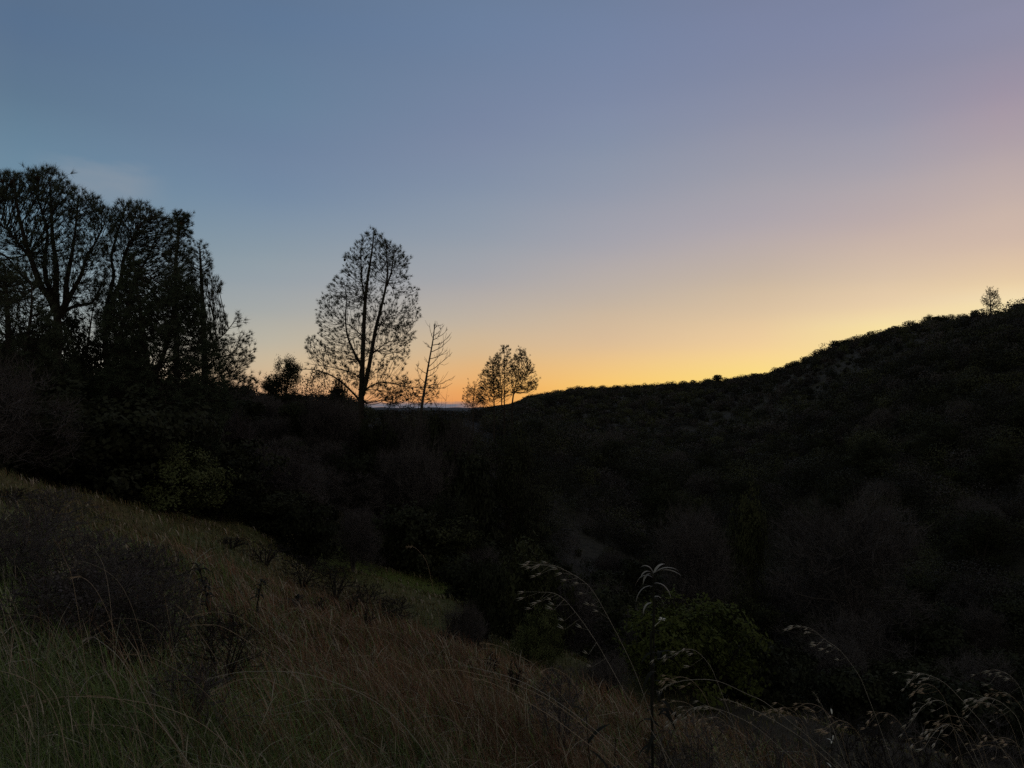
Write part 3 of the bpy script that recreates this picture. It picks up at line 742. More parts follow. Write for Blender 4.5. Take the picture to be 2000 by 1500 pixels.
# scrub beyond counting on the ridge and saddle: one mass of many low crowns
def scrub_mass():
    r = np.random.default_rng(77)
    g = Geo()
    n = 2600
    base = []
    for (nn, pa, pb, ra, rb) in ((2100, 950, 2150, 72, 200), (3000, 950, 2150, 150, 430), (2000, 1030, 1800, 210, 500), (420, -80, 960, 62, 125), (240, 400, 1100, 90, 260)):
        px = r.uniform(pa, pb, nn); az = np.arctan((px - 1000) / F)
        rr = np.sqrt(r.uniform(ra ** 2, rb ** 2, nn))
        x = rr * np.sin(az); y = rr * np.cos(az); z = ground_z(x, y)
        H = r.uniform(1.6, 3.6, nn) * np.clip(rr / 120, 0.75, 1.25)
        lim = np.array([P(a, b_, c)[2] for a, b_, c in zip(px, np.interp(px, [0, 420, 520, 690, 730, 900, 1000, 1060], [600, 735, 768, 768, 799, 799, 788, 760]), y)])
        m = px < 1060; H[m] = np.clip(np.minimum(H[m], (lim - z)[m]), 0.4, 4)
        # skyline of the ridge stays low and even, with a few taller crowns
        m = (px > 1060) & (rr > 190); H[m] *= r.choice([0.35, 0.5, 0.7, 0.95], m.sum())
        m = (px > 1000) & (rr < 140); H[m] *= r.choice([0.8, 1.0, 1.5, 2.0], m.sum())
        for i in range(nn): base.append((x[i], y[i], z[i], H[i], rr[i]))
    for (x, y, z, H, rr) in base:
        W = H * r.uniform(0.7, 1.1)
        k = int(np.clip(80000 / rr * np.clip((H / 3) ** 1.7, .45, 3.2), 180, 2200))
        size = np.clip(rr * 0.0018, 0.16, 0.5) * r.uniform(0.7, 1.2)
        pts, nor = crown_dome(k, W, H, r, lobes=4, shell=0.7, normals=True); pts = pts + np.array([x, y, z - 0.1])
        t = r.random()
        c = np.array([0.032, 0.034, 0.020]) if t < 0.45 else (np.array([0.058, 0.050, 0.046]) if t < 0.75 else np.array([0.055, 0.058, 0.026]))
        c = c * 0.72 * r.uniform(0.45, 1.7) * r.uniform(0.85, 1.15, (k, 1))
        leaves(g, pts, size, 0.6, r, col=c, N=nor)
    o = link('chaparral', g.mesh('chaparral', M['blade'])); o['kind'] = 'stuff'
    o['label'] = 'dark chaparral scrub covering the ridge and the saddle'; o['category'] = 'scrub'
scrub_mass()

# ridge-crest shrubs seen against the glow
for k, (px, top, D, w) in enumerate([(1638, 662, 250, 34), (1665, 653, 245, 26), (1690, 655, 240, 22), (1583, 694, 260, 22), (1548, 704, 270, 18), (1385, 733, 400, 20), (1402, 731, 398, 16), (1420, 732, 396, 16),
                                     (1815, 612, 235, 24), (1835, 610, 232, 20), (1855, 613, 230, 20), (1880, 606, 228, 18), (1903, 603, 226, 14), (1140, 751, 440, 8), (1082, 762, 430, 7)]):
    plant_px('crest_shrub', ['dark', 'oak', 'olive'][k % 3], px, top + [3, 6, 1, 7][k % 4], D, 'small ragged shrub silhouetted on the crest of the ridge against the glow', 'shrub',
             'shrubs along the ridge crest', wpx=w * 1.6, sink=0.5)

# ---------------------------------------------------------------- grass
def pn(x, y, s, a=0.0):
    return 0.5 + 0.5 * np.sin(x * s + 1.7 * np.sin(y * s * 0.8 + a)) * np.sin(y * s * 1.1 + a + np.sin(x * s * 0.6))
def blades(name, label, n, px_rng, r_rng, hgt, wid, cols, dens, seed, lean=0.5, power=1.0):
    r = np.random.default_rng(seed); g = Geo()
    az0 = math.atan((px_rng[0] - 1000) / F); az1 = math.atan((px_rng[1] - 1000) / F)
    az = r.uniform(az0, az1, n * 3)
    rr = r_rng[0] * (r_rng[1] / r_rng[0]) ** (r.random(n * 3) ** power)
    x = rr * np.sin(az); y = rr * np.cos(az)
    px = 1000 + F * np.tan(az)
    keep = (rr < edge_r(px) + 3) & (r.random(n * 3) < dens(x, y, px, rr))
    idx = np.nonzero(keep)[0][:n]; x = x[idx]; y = y[idx]; rr = rr[idx]; px = px[idx]
    k = len(x); z = ground_z(x, y)
    h = r.uniform(hgt[0], hgt[1], k) * (1 + 0.35 * np.sin(x * 1.3 + 2) * np.sin(y * 1.1))
    w = wid * np.clip(rr / 4.0, 0.8, 9) * r.uniform(0.6, 1.3, k)
    a = r.uniform(0, 6.28, k)
    bias = np.array([-0.25, -0.05])
    q_ = lean * r.random(k) * np.where(r.random(k) < 0.25, 2.2, 1.0)
    dx = np.cos(a) * q_ + bias[0]; dy = np.sin(a) * q_ + bias[1]
    dead = r.random(k) < 0.09; w = np.where(dead, w * 1.7, w)
    sx = -np.sin(a + 0.3 * r.normal(size=k)) * w * 0.5; sy = np.cos(a) * w * 0.5
    B = np.stack([x, y, z - 0.02], 1); S = np.stack([sx, sy, 0 * sx], 1)
    def at(t): return B + np.stack([dx * h * t ** 2, dy * h * t ** 2, h * (t - 0.28 * t ** 2.5 * np.hypot(dx, dy) * 1.6)], 1)
    p1, p2, p3 = at(0.4), at(0.75), at(1.0)
    V = np.stack([B - S, B + S, p1 - S * .85, p1 + S * .85, p2 - S * .55, p2 + S * .55, p3], 1).reshape(-1, 3)
    o_ = np.arange(k)[:, None] * 7
    Qd = np.concatenate([o_ + np.array([0, 1, 3, 2]), o_ + np.array([2, 3, 5, 4])]); T = o_ + np.array([4, 5, 6])
    C = np.array([cols[i] for i in r.integers(0, len(cols), k)]) * r.uniform(0.55, 1.4, (k, 1))
    C = C * (0.6 + 0.85 * (0.6 * pn(x, y, 1.9, 4) + 0.4 * pn(x, y, 5.1, 1)))[:, None]
    C[dead] = np.array([0.38, 0.32, 0.24]) * r.uniform(0.5, 1.2, (dead.sum(), 1))
    g.add(V, tris=T, quads=Qd, col=np.repeat(C, 7, axis=0))
    o = link(name, g.mesh(name, M['blade'])); o['kind'] = 'stuff'; o['label'] = label; o['category'] = 'grass'
    return o

def d_green(x, y, px, r):
    near = np.interp(r, [1.6, 5, 6.5, 10, 16], [1, 1, .7, .35, .25])
    return np.clip(near * (0.35 + 0.65 * pn(x, y, 0.9, 1)) * np.interp(px, [0, 500, 900, 1200, 1400, 2000], [1, 1.0, 0.8, 0.5, 0.25, 0.25]), 0, 1)
def d_rust(x, y, px, r):
    b_ = np.interp(px, [0, 250, 450, 700, 1150, 1400, 2000], [0.06, 0.15, 0.5, 1, 1, 0.3, 0.18]) * np.interp(r, [2, 4.2, 5.5, 14, 18, 26], [.12, .3, 1, 1, .35, .1])
    return np.clip(b_ * (0.25 + 0.75 * pn(x, y, 0.7, 3)), 0, 1)
blades('green_grass', 'fresh green grass growing thick on the near slope', 90000, (-150, 2150), (1.6, 16), (0.2, 0.46), 0.005,
       [(0.125, 0.185, 0.045), (0.10, 0.155, 0.038), (0.16, 0.21, 0.07), (0.20, 0.22, 0.12)], d_green, 31, lean=0.7, power=0.8)
blades('rusty_grass', 'reddish brown dry grass on the middle of the near slope', 60000, (-150, 2150), (2.2, 26), (0.28, 0.62), 0.0032,
       [(0.19, 0.085, 0.05), (0.15, 0.075, 0.042), (0.22, 0.12, 0.07), (0.13, 0.09, 0.045), (0.26, 0.17, 0.11)], d_rust, 32, lean=0.6, power=0.8)
blades('meadow_grass', 'short olive grass over the slope running down to the shrubs', 60000, (-150, 2150), (9, 52), (0.14, 0.34), 0.0038,
       [(0.135, 0.14, 0.055), (0.155, 0.13, 0.06), (0.11, 0.13, 0.045), (0.17, 0.12, 0.06)], lambda x, y, px, r: np.clip((0.35 + 0.65 * pn(x, y, 0.25, 5)) * np.interp(px, [0, 1100, 1350, 2000], [1, .9, .35, .3]), 0, 1), 33, lean=0.5, power=0.7)
blades('dry_grass', 'scattered pale dry grass standing above the green', 3500, (-150, 2150), (1.8, 14), (0.35, 0.65), 0.0026,
       [(0.40, 0.33, 0.24), (0.32, 0.25, 0.18), (0.30, 0.30, 0.24)], lambda x, y, px, r: np.clip(0.3 + 0.7 * pn(x, y, 1.7, 8), 0, 1), 34, lean=0.9, power=0.8)

# ---------------------------------------------------------------- arching stalks and wild oats, close by
def spikelets(g, line, t0, r, n=12, size=0.024, side=-1):
    m = len(line)
    for i in range(n):
        q = int(m * t0 * (i / n)); q = min(q, m - 2)
        p = line[q]; tang = nrm(line[q] - line[min(q + 3, m - 1)])
        off = (np.array([side * 0.7, r.normal(0, 0.5), r.uniform(-0.9, 0.3)]) * r.uniform(0.4, 1.8) * 0.030 + tang * 0.008)
        e = p + off
        tubes(g, np.array([p]), np.array([e]), np.array([0.0004]), np.array([0.0003]), 3)
        d = nrm(tang * 0.9 + np.array([side * 0.3, r.normal(0, .3), -0.45 + r.normal(0, .2)]))
        a = nrm(np.cross(d, [0.1, 1, 0.2])); b_ = np.cross(d, a); L = size * r.uniform(0.8, 1.25); w = L * 0.08
        for sg in (-1, 1):                       # two glumes that open a little
            dd = nrm(d + a * sg * 0.16)
            mid = e + dd * L * 0.4
            V = [e, mid + a * w, mid + b_ * w, mid - a * w, mid - b_ * w, e + dd * L]
            g.add(V, tris=[(0, 1, 2), (0, 2, 3), (0, 3, 4), (0, 4, 1), (5, 2, 1), (5, 3, 2), (5, 4, 3), (5, 1, 4)])

def stalk(pts, D, label, oat=0, mat='straw', rad=0.00075, dy=0.0, seed=0, group='arching dry grass stalks'):
    r = np.random.default_rng(seed)
    L = []
    for k, (a, b_) in enumerate(pts):
        L.append(P(a, b_, D + dy * k / len(pts)))
    e = L[-1]; d = L[-1] - L[-2]
    z0 = gz(e[0] + 0.1, e[1])
    drop = e[2] - z0
    ln = smooth_line(L, 10)
    if drop > 0.05:
        dn = nrm(ln[-1] - ln[-3]); end = np.array([e[0] + np.clip(dn[0] / max(-dn[2], .25), -1, 1) * drop * 0.45, e[1] + 0.03, z0 - 0.03])
        c = ln[-1] + dn * drop * 0.45; tt = np.linspace(0, 1, 16)[1:, None]
        ln = np.concatenate([ln, (1 - tt) ** 2 * ln[-1] + 2 * tt * (1 - tt) * c + tt ** 2 * end])
    base = ln[-1].copy()
    t = thing('oat_stalk' if oat else 'grass_stalk', label, 'grass stalk', base, group)
    g = Geo(); rr = np.interp(np.linspace(0, 1, len(ln)), [0, 0.15, 1], [0.35, 0.8, 1.15]) * rad
    sweep(g, ln - base, rr, 5); link('stem', g.mesh('stem', M[mat]), t)
    g = Geo()
    if oat:
        spikelets(g, ln[:(len(pts) - 1) * 10] - base, 0.72, r, oat, side=-1)
    else:                                        # thin seed spike at the tip
        m = max(6, len(ln) // 5)
        for q in range(m):
            p = ln[q] - base; tg = nrm(ln[q] - ln[q + 1])
            for _ in range(2):
                d2 = nrm(tg + r.normal(0, 0.35, 3)); a = nrm(np.cross(d2, [0, 1, .1])) * 0.0009
                g.add([p - a, p + a, p + d2 * 0.012], tris=[(0, 1, 2)])
    link('seed_head', g.mesh('seed_head', M[mat]), t)
    return t

ST = [
 ([(1045, 1102), (1075, 1104), (1100, 1112), (1150, 1145), (1190, 1210), (1235, 1300), (1262, 1370)], 1.9, 'longest arching wild oat, its pale spikelets hanging toward the meadow patch', 16, 'straw_pale'),
 ([(1048, 1156), (1085, 1160), (1115, 1185), (1165, 1255), (1225, 1360), (1260, 1410)], 1.95, 'lower twin of the longest wild oat, bending just beneath it', 13, 'straw_pale'),
 ([(1309, 1283), (1335, 1270), (1360, 1272), (1387, 1301), (1404, 1340)], 2.2, 'nodding oat head in front of the large yellow-green bush', 9, 'straw_pale'),
 ([(1560, 1221), (1586, 1229), (1612, 1250), (1642, 1272), (1677, 1318), (1694, 1357)], 2.3, 'lone tall oat head drooping before the bare grey ravine tree', 13, 'straw_pale'),
 ([(1781, 1318), (1811, 1318), (1846, 1335), (1881, 1370)], 2.2, 'oat head with bright spikelets arching over the dark ravine, low and short', 10, 'straw_pale'),
 ([(1785, 1405), (1803, 1379), (1833, 1368), (1863, 1387), (1880, 1420)], 2.1, 'hooked oat head beneath the bright-spikeleted one', 9, 'straw_pale'),
 ([(1941, 1307), (1970, 1318), (1993, 1345), (2004, 1380)], 2.2, 'oat head at the very edge of the view beside the ravine', 9, 'straw_pale'),
 ([(1816, 1442), (1837, 1420), (1858, 1418), (1880, 1450)], 2.0, 'small curled oat head lowest of those over the ravine', 8, 'straw_pale'),
 ([(1905, 1372), (1925, 1362), (1955, 1372), (1985, 1400), (2000, 1440)], 2.1, 'broad fluffy oat head next to the edge of the view', 12, 'straw_pale'),
 ([(1330, 1402), (1352, 1384), (1385, 1380), (1420, 1400), (1450, 1440)], 2.1, 'oat head tangled among bent stalks before the yellow-green bush', 12, 'straw_pale'),
 ([(368, 1206), (400, 1198), (432, 1196), (472, 1208), (520, 1246), (560, 1284)], 2.7, 'pale stalk making the highest arch over the rusty grass', 0, 'straw'),
 ([(376, 1222), (410, 1220), (440, 1227), (492, 1258), (560, 1306), (624, 1370)], 2.7, 'pale stalk arching just under the highest one', 0, 'straw'),
 ([(404, 1326), (440, 1318), (480, 1312), (560, 1312), (620, 1322), (672, 1340)], 2.5, 'thick pale stalk bent almost flat across the grass', 0, 'straw_pale'),
 ([(416, 1350), (460, 1330), (490, 1325), (520, 1327), (560, 1345)], 2.4, 'short curved stalk beneath the almost flat one', 0, 'straw'),
 ([(552, 1194), (575, 1188), (600, 1192), (640, 1215), (680, 1248), (752, 1326), (800, 1386)], 2.8, 'long dim stalk curving down beside the black-leaved bush', 0, 'straw'),
 ([(240, 1278), (270, 1279), (300, 1286), (360, 1318), (400, 1352)], 2.4, 'thin stalk arching among green blades under the brush', 0, 'straw'),
 ([(164, 1250), (178, 1244), (192, 1250), (232, 1284), (272, 1342), (312, 1410), (352, 1466)], 2.0, 'bright stalk with hooked tip sweeping down through the green grass', 0, 'straw_pale'),
 ([(200, 1236), (230, 1270), (262, 1320), (290, 1375), (335, 1440)], 2.05, 'tan stalk running along the hooked-tip one', 0, 'straw'),
 ([(168, 1358), (224, 1364), (280, 1390), (320, 1425), (345, 1460)], 1.9, 'flat-lying stalk crossing low over the green grass', 0, 'straw'),
 ([(344, 1182), (364, 1200), (384, 1228), (424, 1290), (440, 1330)], 2.8, 'straight tan stalk leaning in front of the rust-coloured weeds', 0, 'straw'),
 ([(104, 1054), (116, 1070), (126, 1092), (140, 1126), (150, 1180)], 2.4, 'tall curved stalk reaching highest above the grey brush', 0, 'straw'),
 ([(140, 1128), (160, 1128), (182, 1145), (205, 1185), (222, 1230)], 2.3, 'stalk bending over in the middle of the grey brush', 0, 'straw'),
 ([(840, 1310), (880, 1308), (920, 1314), (1020, 1342), (1100, 1386), (1180, 1454), (1212, 1498)], 1.9, 'pinkish long stalk of the sheaf leaning over the rusty grass, lowest', 0, 'straw'),
 ([(916, 1322), (960, 1334), (1000, 1354), (1080, 1402), (1160, 1462)], 1.85, 'stiff stalk running inside the leaning sheaf', 0, 'straw'),
 ([(905, 1300), (950, 1310), (1010, 1328), (1075, 1362), (1150, 1416), (1200, 1460)], 1.95, 'upper stalk of the leaning sheaf over the rusty grass', 0, 'straw_pale'),
 ([(1288, 1350), (1310, 1336), (1348, 1328), (1400, 1330), (1460, 1356), (1500, 1376), (1580, 1440)], 2.0, 'long smooth stalk bowing away below the large yellow-green bush', 0, 'straw_pale'),
 ([(940, 1256), (968, 1260), (996, 1272), (1040, 1296), (1076, 1334)], 2.6, 'dim stalk arching at the foot of the small green bush', 0, 'straw'),
 ([(1056, 1312), (1070, 1306), (1086, 1307), (1116, 1328), (1140, 1370)], 2.4, 'small hooked stalk beside the two long wild oats', 0, 'straw'),
 ([(700, 1224), (725, 1226), (748, 1231), (792, 1254), (832, 1298)], 2.9, 'stalk arching over the bare saplings on the slope', 0, 'straw'),
 ([(796, 1068), (806, 1068), (818, 1076), (834, 1100), (846, 1150)], 2.6, 'thin stalk tip showing against the green meadow patch', 0, 'straw'),
 ([(1380, 1380), (1417, 1390), (1473, 1418), (1525, 1461)], 1.9, 'stalk sloping down beneath the long bowing one', 0, 'straw_pale'),
 ([(1410, 1366), (1430, 1370), (1495, 1398), (1569, 1444), (1625, 1492)], 1.9, 'stalk crossing behind the bowing one toward the ravine grass', 0, 'straw_pale'),
 ([(1590, 1353), (1605, 1378), (1621, 1409), (1647, 1478)], 2.2, 'upright bare stalk under the lone tall oat head', 0, 'straw_pale'),
 ([(5, 1110), (10, 1150), (18, 1200), (30, 1245)], 2.3, 'upright pale stalk at the far corner of the grey brush', 0, 'straw_pale'),
 ([(28, 1180), (40, 1210), (52, 1240), (60, 1280)], 2.2, 'upright pale stalk rising from the green grass below the grey brush', 0, 'straw_pale'),
 ([(320, 1160), (330, 1210), (338, 1260), (345, 1310)], 2.6, 'vertical tan stalk at the inner edge of the grey brush', 0, 'straw'),
 ([(720, 1300), (770, 1350), (820, 1410), (860, 1470)], 2.1, 'straight stalk lying diagonally across the rusty grass', 0, 'straw'),
]
for k, (pts, D, lab, oat, mt) in enumerate(ST):
    stalk(pts, D, lab, oat, mt, seed=200 + k, dy=0.12)

# loose extra stalks
extra_protos = []
for s in range(5):
    r = np.random.default_rng(300 + s)
    bend = 0.35 + 0.14 * s; H = 0.75 + 0.08 * s
    ln = smooth_line([np.array([0, 0, 0]), np.array([-0.03, 0, H * 0.5]), np.array([-bend * 0.35, 0.02, H * 0.88]), np.array([-bend * 0.8, 0.03, H]), np.array([-bend * 1.1, 0.03, H * 0.95])], 8)
    g = Geo(); sweep(g, ln, np.linspace(0.0014, 0.0004, len(ln)), 4); sm = g.mesh('stem', M['straw'])
    g = Geo(); spikelets(g, ln[::-1], 0.35, r, 5 + 2 * s, size=0.02)
    extra_protos.append((sm, g.mesh('seed_head', M['straw'])))
for i in range(45):
    px = random.uniform(-40, 2040); r_ = random.uniform(2.4, 6.5); az = math.atan((px - 1000) / F)
    x = r_ * math.sin(az); y = r_ * math.cos(az)
    t = thing('grass_stalk', 'thin dry stalk standing singly above the slope grass', 'grass stalk', (x, y, gz(x, y) - 0.02), 'loose dry stalks in the slope grass', random.gauss(0, 0.6))
    s = random.uniform(0.7, 1.15); t.scale = (s, s, s)
    sm, hm = extra_protos[i % 5]; link('stem', sm, t); link('seed_head', hm, t)

# ---------------------------------------------------------------- weeds and brush on the near slope
def leaf_blade(g, base, d, L, w, droop=0.5, seg=6, r=rng):
    """long leaf that arches and droops"""
    d = nrm(np.asarray(d, float)); s = nrm(np.cross(d, [0, 0, 1.0]) + 1e-6)
    pts = []; p = np.array(base, float); dd = d.copy()
    for i in range(seg + 1):
        t = i / seg; ww = w * math.sin(math.pi * min(1, 0.12 + t * 0.88)) ** 0.8
        up = np.cross(s, dd)
        pts += [p - s * ww * .5 + up * ww * .2, p, p + s * ww * .5 + up * ww * .2]
        p = p + dd * L / seg; dd = nrm(dd + np.array([0, 0, -droop / seg * 1.8]))
    Q = []
    for i in range(seg):
        o = i * 3; Q += [(o, o + 1, o + 4, o + 3), (o + 1, o + 2, o + 5, o + 4)]
    g.add(pts, quads=Q)

def curled_weed():
    D = 2.3; r = np.random.default_rng(5)
    top = P(1276, 1122, D); e = P(1272, 1330, D); z0 = gz(e[0], e[1])
    base = np.array([e[0] + 0.02, e[1], z0])
    t = thing('curled_weed', 'tall dark-stemmed weed topped with curled withered leaves above the yellow-green bush', 'plant', base)
    ln = smooth_line([base - [0, 0, .03], e, P(1276, 1240, D), top], 8)
    g = Geo(); sweep(g, ln - base, np.linspace(0.0042, 0.0028, len(ln)), 6); link('stem', g.mesh('stem', M['dark_leaf_weed']), t)
    g = Geo()
    for (dx, dz, L, py, dr) in [(1, .55, .075, 1120, .7), (.9, .8, .085, 1122, .8), (.6, 1.2, .07, 1124, 1.0), (-.7, 1.0, .06, 1124, 1.5), (-.9, .6, .06, 1130, 1.6), (-.4, 1.2, .055, 1122, 1.4),
                                (1.0, .2, .06, 1140, 1.4), (-1.0, .1, .07, 1146, 1.6), (.8, .5, .05, 1168, 2.2), (-.8, .4, .06, 1180, 2.0), (-.5, .9, .06, 1128, 2.2)]:
        b0 = P(1276, py, D) - base
        leaf_blade(g, b0, (dx, r.normal(0, .35), dz), L * r.uniform(.9, 1.3), 0.011, dr, 7)
    link('leaf', g.mesh('leaf', M['pale_leaf']), t)
    g = Geo()
    for i in range(16):
        z = r.uniform(-0.25, 0.05); b0 = np.array([0.0, 0, (e[2] - z0) + z + 0.05])
        a = r.uniform(0, 6.28)
        leaf_blade(g, b0 + [0.002, 0, 0], (math.cos(a), math.sin(a) * .5, 0.4), r.uniform(.06, .12), 0.014, 1.4, 6)
    link('withered_leaf', g.mesh('withered_leaf', M['dark_leaf_weed']), t)
    g = Geo(); c = P(1293, 1210, D) - base
    for i in range(9):
        leaf_blade(g, c, (r.normal(), r.normal(), abs(r.normal()) * .6 + .2), 0.013, 0.007, .6, 4)
    tubes(g, np.array([P(1276, 1225, D) - base]), np.array([c]), np.array([.0012]), np.array([.001]), 4)
    link('flower', g.mesh('flower', M['flower']), t)
curled_weed()

def leafy_weed(px, top, D, label, n, L, w, spread_px, seed, mat='dark_leaf_weed', stems=4, droop=.5):
    r = np.random.default_rng(seed); c = P(px, top, D); z0 = gz(c[0], c[1])
    base = np.array([c[0], c[1], z0]); H = c[2] - z0; S = spread_px / F * D
    t = thing('leafy_weed', label, 'plant', base)
    g = Geo(); gl = Geo()
    for s in range(stems):
        a = r.uniform(0, 6.28); ex = np.array([S * .5 * math.cos(a) * r.uniform(.3, 1), S * .5 * math.sin(a), H * r.uniform(.75, 1)])
        ln = smooth_line([np.zeros(3), ex * np.array([.25, .25, .5]), ex], 8)
        sweep(g, ln, np.linspace(.006, .002, len(ln)) * D / 3 * .9, 5)
        for i in range(n // stems):
            q = r.integers(len(ln) // 3, len(ln)); b_ = r.uniform(0, 6.28)
            leaf_blade(gl, ln[q], (math.cos(b_), math.sin(b_), r.uniform(.2, 1.3)), L * r.uniform(.6, 1.2), w * r.uniform(.7, 1.2), droop, 5)
    link('stem', g.mesh('stem', M['twig_dark']), t); link('foliage', gl.mesh('foliage', M[mat]), t)
leafy_weed(1185, 1330, 2.1, 'black-leaved weed standing where the two long wild oats cross the sheaf', 110, .085, .016, 120, 61, stems=6)
leafy_weed(560, 1185, 11.5, 'black-leaved round bush alone on the olive grass slope', 260, .22, .05, 110, 62, stems=9)
leafy_weed(410, 1075, 9.0, 'thin black stalk plant with a leafy tuft at its top before the olive slope', 22, .16, .04, 40, 63, stems=1, droop=1)
leafy_weed(500, 1105, 9.5, 'dim thin stalk plant with sparse tuft next to the black-tufted one', 18, .14, .035, 40, 64, stems=1, droop=1)
leafy_weed(1270, 1070, 5.0, 'faint tufted weed tip peeping above the curled-leaf weed', 18, .07, .02, 30, 65, stems=2, droop=.8)
leafy_weed(1615, 1316, 2.6, 'pale feathery weed head among the oats over the ravine', 40, .03, .006, 30, 66, mat='flower', stems=2)

def brush(px, top, D, label, Wpx, n, seed, mat='twig_grey', group=None, leafy=0, name='bare_brush', tw=0.004, ls=.035):
    r = np.random.default_rng(seed); c = P(px, top, D); z0 = gz(c[0], c[1]); base = np.array([c[0], c[1], z0])
    H = max(c[2] - z0, .4); W = Wpx / F * D * .5
    pts = np.stack([r.normal(0, .45, n) * W, r.normal(0, .45, n) * W, H * (0.25 + .75 * r.random(n) ** .7)], 1)
    pts[:, 2] *= np.clip(1.05 - .35 * (np.hypot(pts[:, 0], pts[:, 1]) / W) ** 2, .25, 1)
    lines = []; rad = []
    for i in range(6):
        a = r.uniform(0, 6.28); q = W * r.uniform(.2, .6)
        lines.append(smooth_line([np.array([0, 0, -.05]), np.array([q * .4 * math.cos(a), q * .4 * math.sin(a), H * .3]), np.array([q * math.cos(a), q * math.sin(a), H * .7])], 6)); rad.append((tw * 3, tw))
    E, Dr, tips, cnt = grow(lines, rad, pts, bf=.5, tip_r=tw * .55, rmax=tw * 3, expo=.33, r=r, bow=-.02, down=1.0)
    t = thing(name, label, 'shrub', base, group)
    g = Geo()
    for l, (a, b_) in zip(lines, rad): sweep(g, l, np.linspace(a, b_, len(l)), 5)
    tubes(g, *E, 3); link('trunk', g.mesh('trunk', M[mat]), t)  # the brush's loose stems and branches in one mesh, no single trunk
    g = Geo(); tufts(g, pts, nrm(Dr + [0, 0, .3]), 4, .09 * H, tw * 1.1, spread=.5, r=r)
    if leafy: leaves(g, pts[r.integers(0, n, leafy)] + r.normal(0, ls, (leafy, 3)), ls, .5, r)
    link('twig', g.mesh('twig', M[mat]), t)
brush(60, 1000, 8.5, 'grey-purple leafless brush nearest the edge of the grassy slope', 240, 900, 71)
brush(170, 1035, 7.2, 'wide leafless brush in the middle of the grey-purple thicket', 260, 1100, 72)
brush(285, 1060, 7.6, 'leafless brush at the inner end of the grey-purple thicket', 200, 900, 73)
brush(110, 1120, 5.6, 'low dark-green flecked brush in front of the grey-purple thicket', 240, 700, 74, mat='twig_grey', leafy=900)
brush(250, 1175, 5.2, 'low dark brush tangled with stalks in front of the thicket', 170, 450, 75, mat='twig_dark', leafy=200)
brush(430, 1190, 5.6, 'rust-tinged tangled brush between the thicket and the round black bush', 170, 380, 76, mat='twig_dark')
brush(90, 955, 11, 'tall thin leafless brush along the upper rim beyond the grey-purple thicket', 200, 800, 68, tw=.005)
brush(20, 1040, 7, 'leafless brush cut by the edge of the view in the grey-purple thicket', 170, 800, 69)
brush(330, 1120, 6.2, 'straggling leafless brush reaching out of the thicket toward the olive slope', 170, 500, 70)
brush(200, 1090, 6.0, 'dense dim brush in the heart of the thicket with upright twigs', 240, 900, 67)
brush(370, 1290, 4.6, 'tangled rust-grey brush beneath the arching stalks', 200, 300, 66)
brush(20, 985, 15, 'thin brown brush on the upper rim of the slope', 120, 400, 77, mat='twig_dark', tw=.006)
brush(790, 736, 61, 'leggy shrub with dark leaf clusters between the lone pine and the snag', 80, 150, 101, mat='twig_dark', name='leafy_shrub', tw=.02, leafy=420, ls=.2)
brush(766, 757, 60, 'thin twiggy bush against the grey cloud band by the lone pine', 60, 90, 102, mat='twig_dark', name='leafy_shrub', tw=.02, leafy=60, ls=.15)
brush(852, 765, 60, 'sparse twiggy bush around the foot of the dead snag', 80, 90, 103, mat='twig_dark', name='leafy_shrub', tw=.02, leafy=60, ls=.15)
brush(618, 722, 70, 'ragged dark shrub under the lone pine\'s long low bough, beside the round-topped tree', 90, 240, 104, mat='twig_dark', name='leafy_shrub', tw=.02, leafy=900, ls=.22)
brush(662, 735, 69, 'open leafy shrub between the ragged dark one and the forked trunk', 60, 150, 105, mat='twig_dark', name='leafy_shrub', tw=.02, leafy=420, ls=.2)
brush(1611, 670, 240, 'small bare branching tree silhouetted on the rising ridge line', 34, 90, 98, mat='twig_dark', name='bare_tree', tw=.05)
BS = 'bare saplings on the olive slope'
for k, (px, top, D, w) in enumerate([(650, 1150, 15, 40), (690, 1160, 14.5, 46), (755, 1165, 16, 60), (625, 1175, 13, 40), (905, 1195, 17, 90), (860, 1230, 13, 50), (960, 1270, 12, 40), (1005, 1290, 11, 50), (720, 1185, 13, 40)]):
    brush(px, top, D, 'small dark bare sapling on the olive slope above the rusty grass', w, 70 if w < 80 else 240, 80 + k, mat='twig_dark', group=BS, name='bare_sapling', tw=.007)
for k, (px, top, D, w) in enumerate([(1380, 1395, 6, 150), (1500, 1410, 7, 170), (1600, 1380, 9, 150), (1780, 1400, 8, 180), (1930, 1395, 9, 180), (1300, 1420, 5, 130), (1960, 1450, 5, 160)]):
    brush(px, top, D, 'dim wiry dry weeds tangled in the corner grass above the ravine', w, 260, 130 + k, mat='twig_grey', group='wiry dry weeds in the corner grass', name='dry_weed')
rq = np.random.default_rng(9)
for k in range(16):
    x0 = rq.uniform(1290, 1990); y0 = 1250 + (x0 - 1290) * 0.12 + rq.uniform(20, 150); q = rq.uniform(.6, 1.2)
    stalk([(x0, y0), (x0 + 22 * q, y0 - 8 * q), (x0 + 50 * q, y0 + 2), (x0 + 78 * q, y0 + 38 * q), (x0 + 95 * q, y0 + 90 * q)], rq.uniform(2.0, 3.2), 'dim small oat head tangled over the ravine grass', 7,
          'straw', 0.0007, 0.1, 400 + k, 'small oat heads over the ravine grass')
LB = 'low dark scrub along the swale'
for k, (px, top, D, w) in enumerate([(520, 1062, 27, 110), (590, 1088, 27, 120), (655, 1108, 28, 110), (715, 1140, 28, 100), (770, 1165, 27, 90), (455, 1050, 27, 80)]):
    brush(px, top, D, 'low dark scrub bush in the swale between the near slope and the meadow strip', w, 260, 110 + k, mat='twig_dark', group=LB, name='low_shrub', tw=.012, leafy=700)
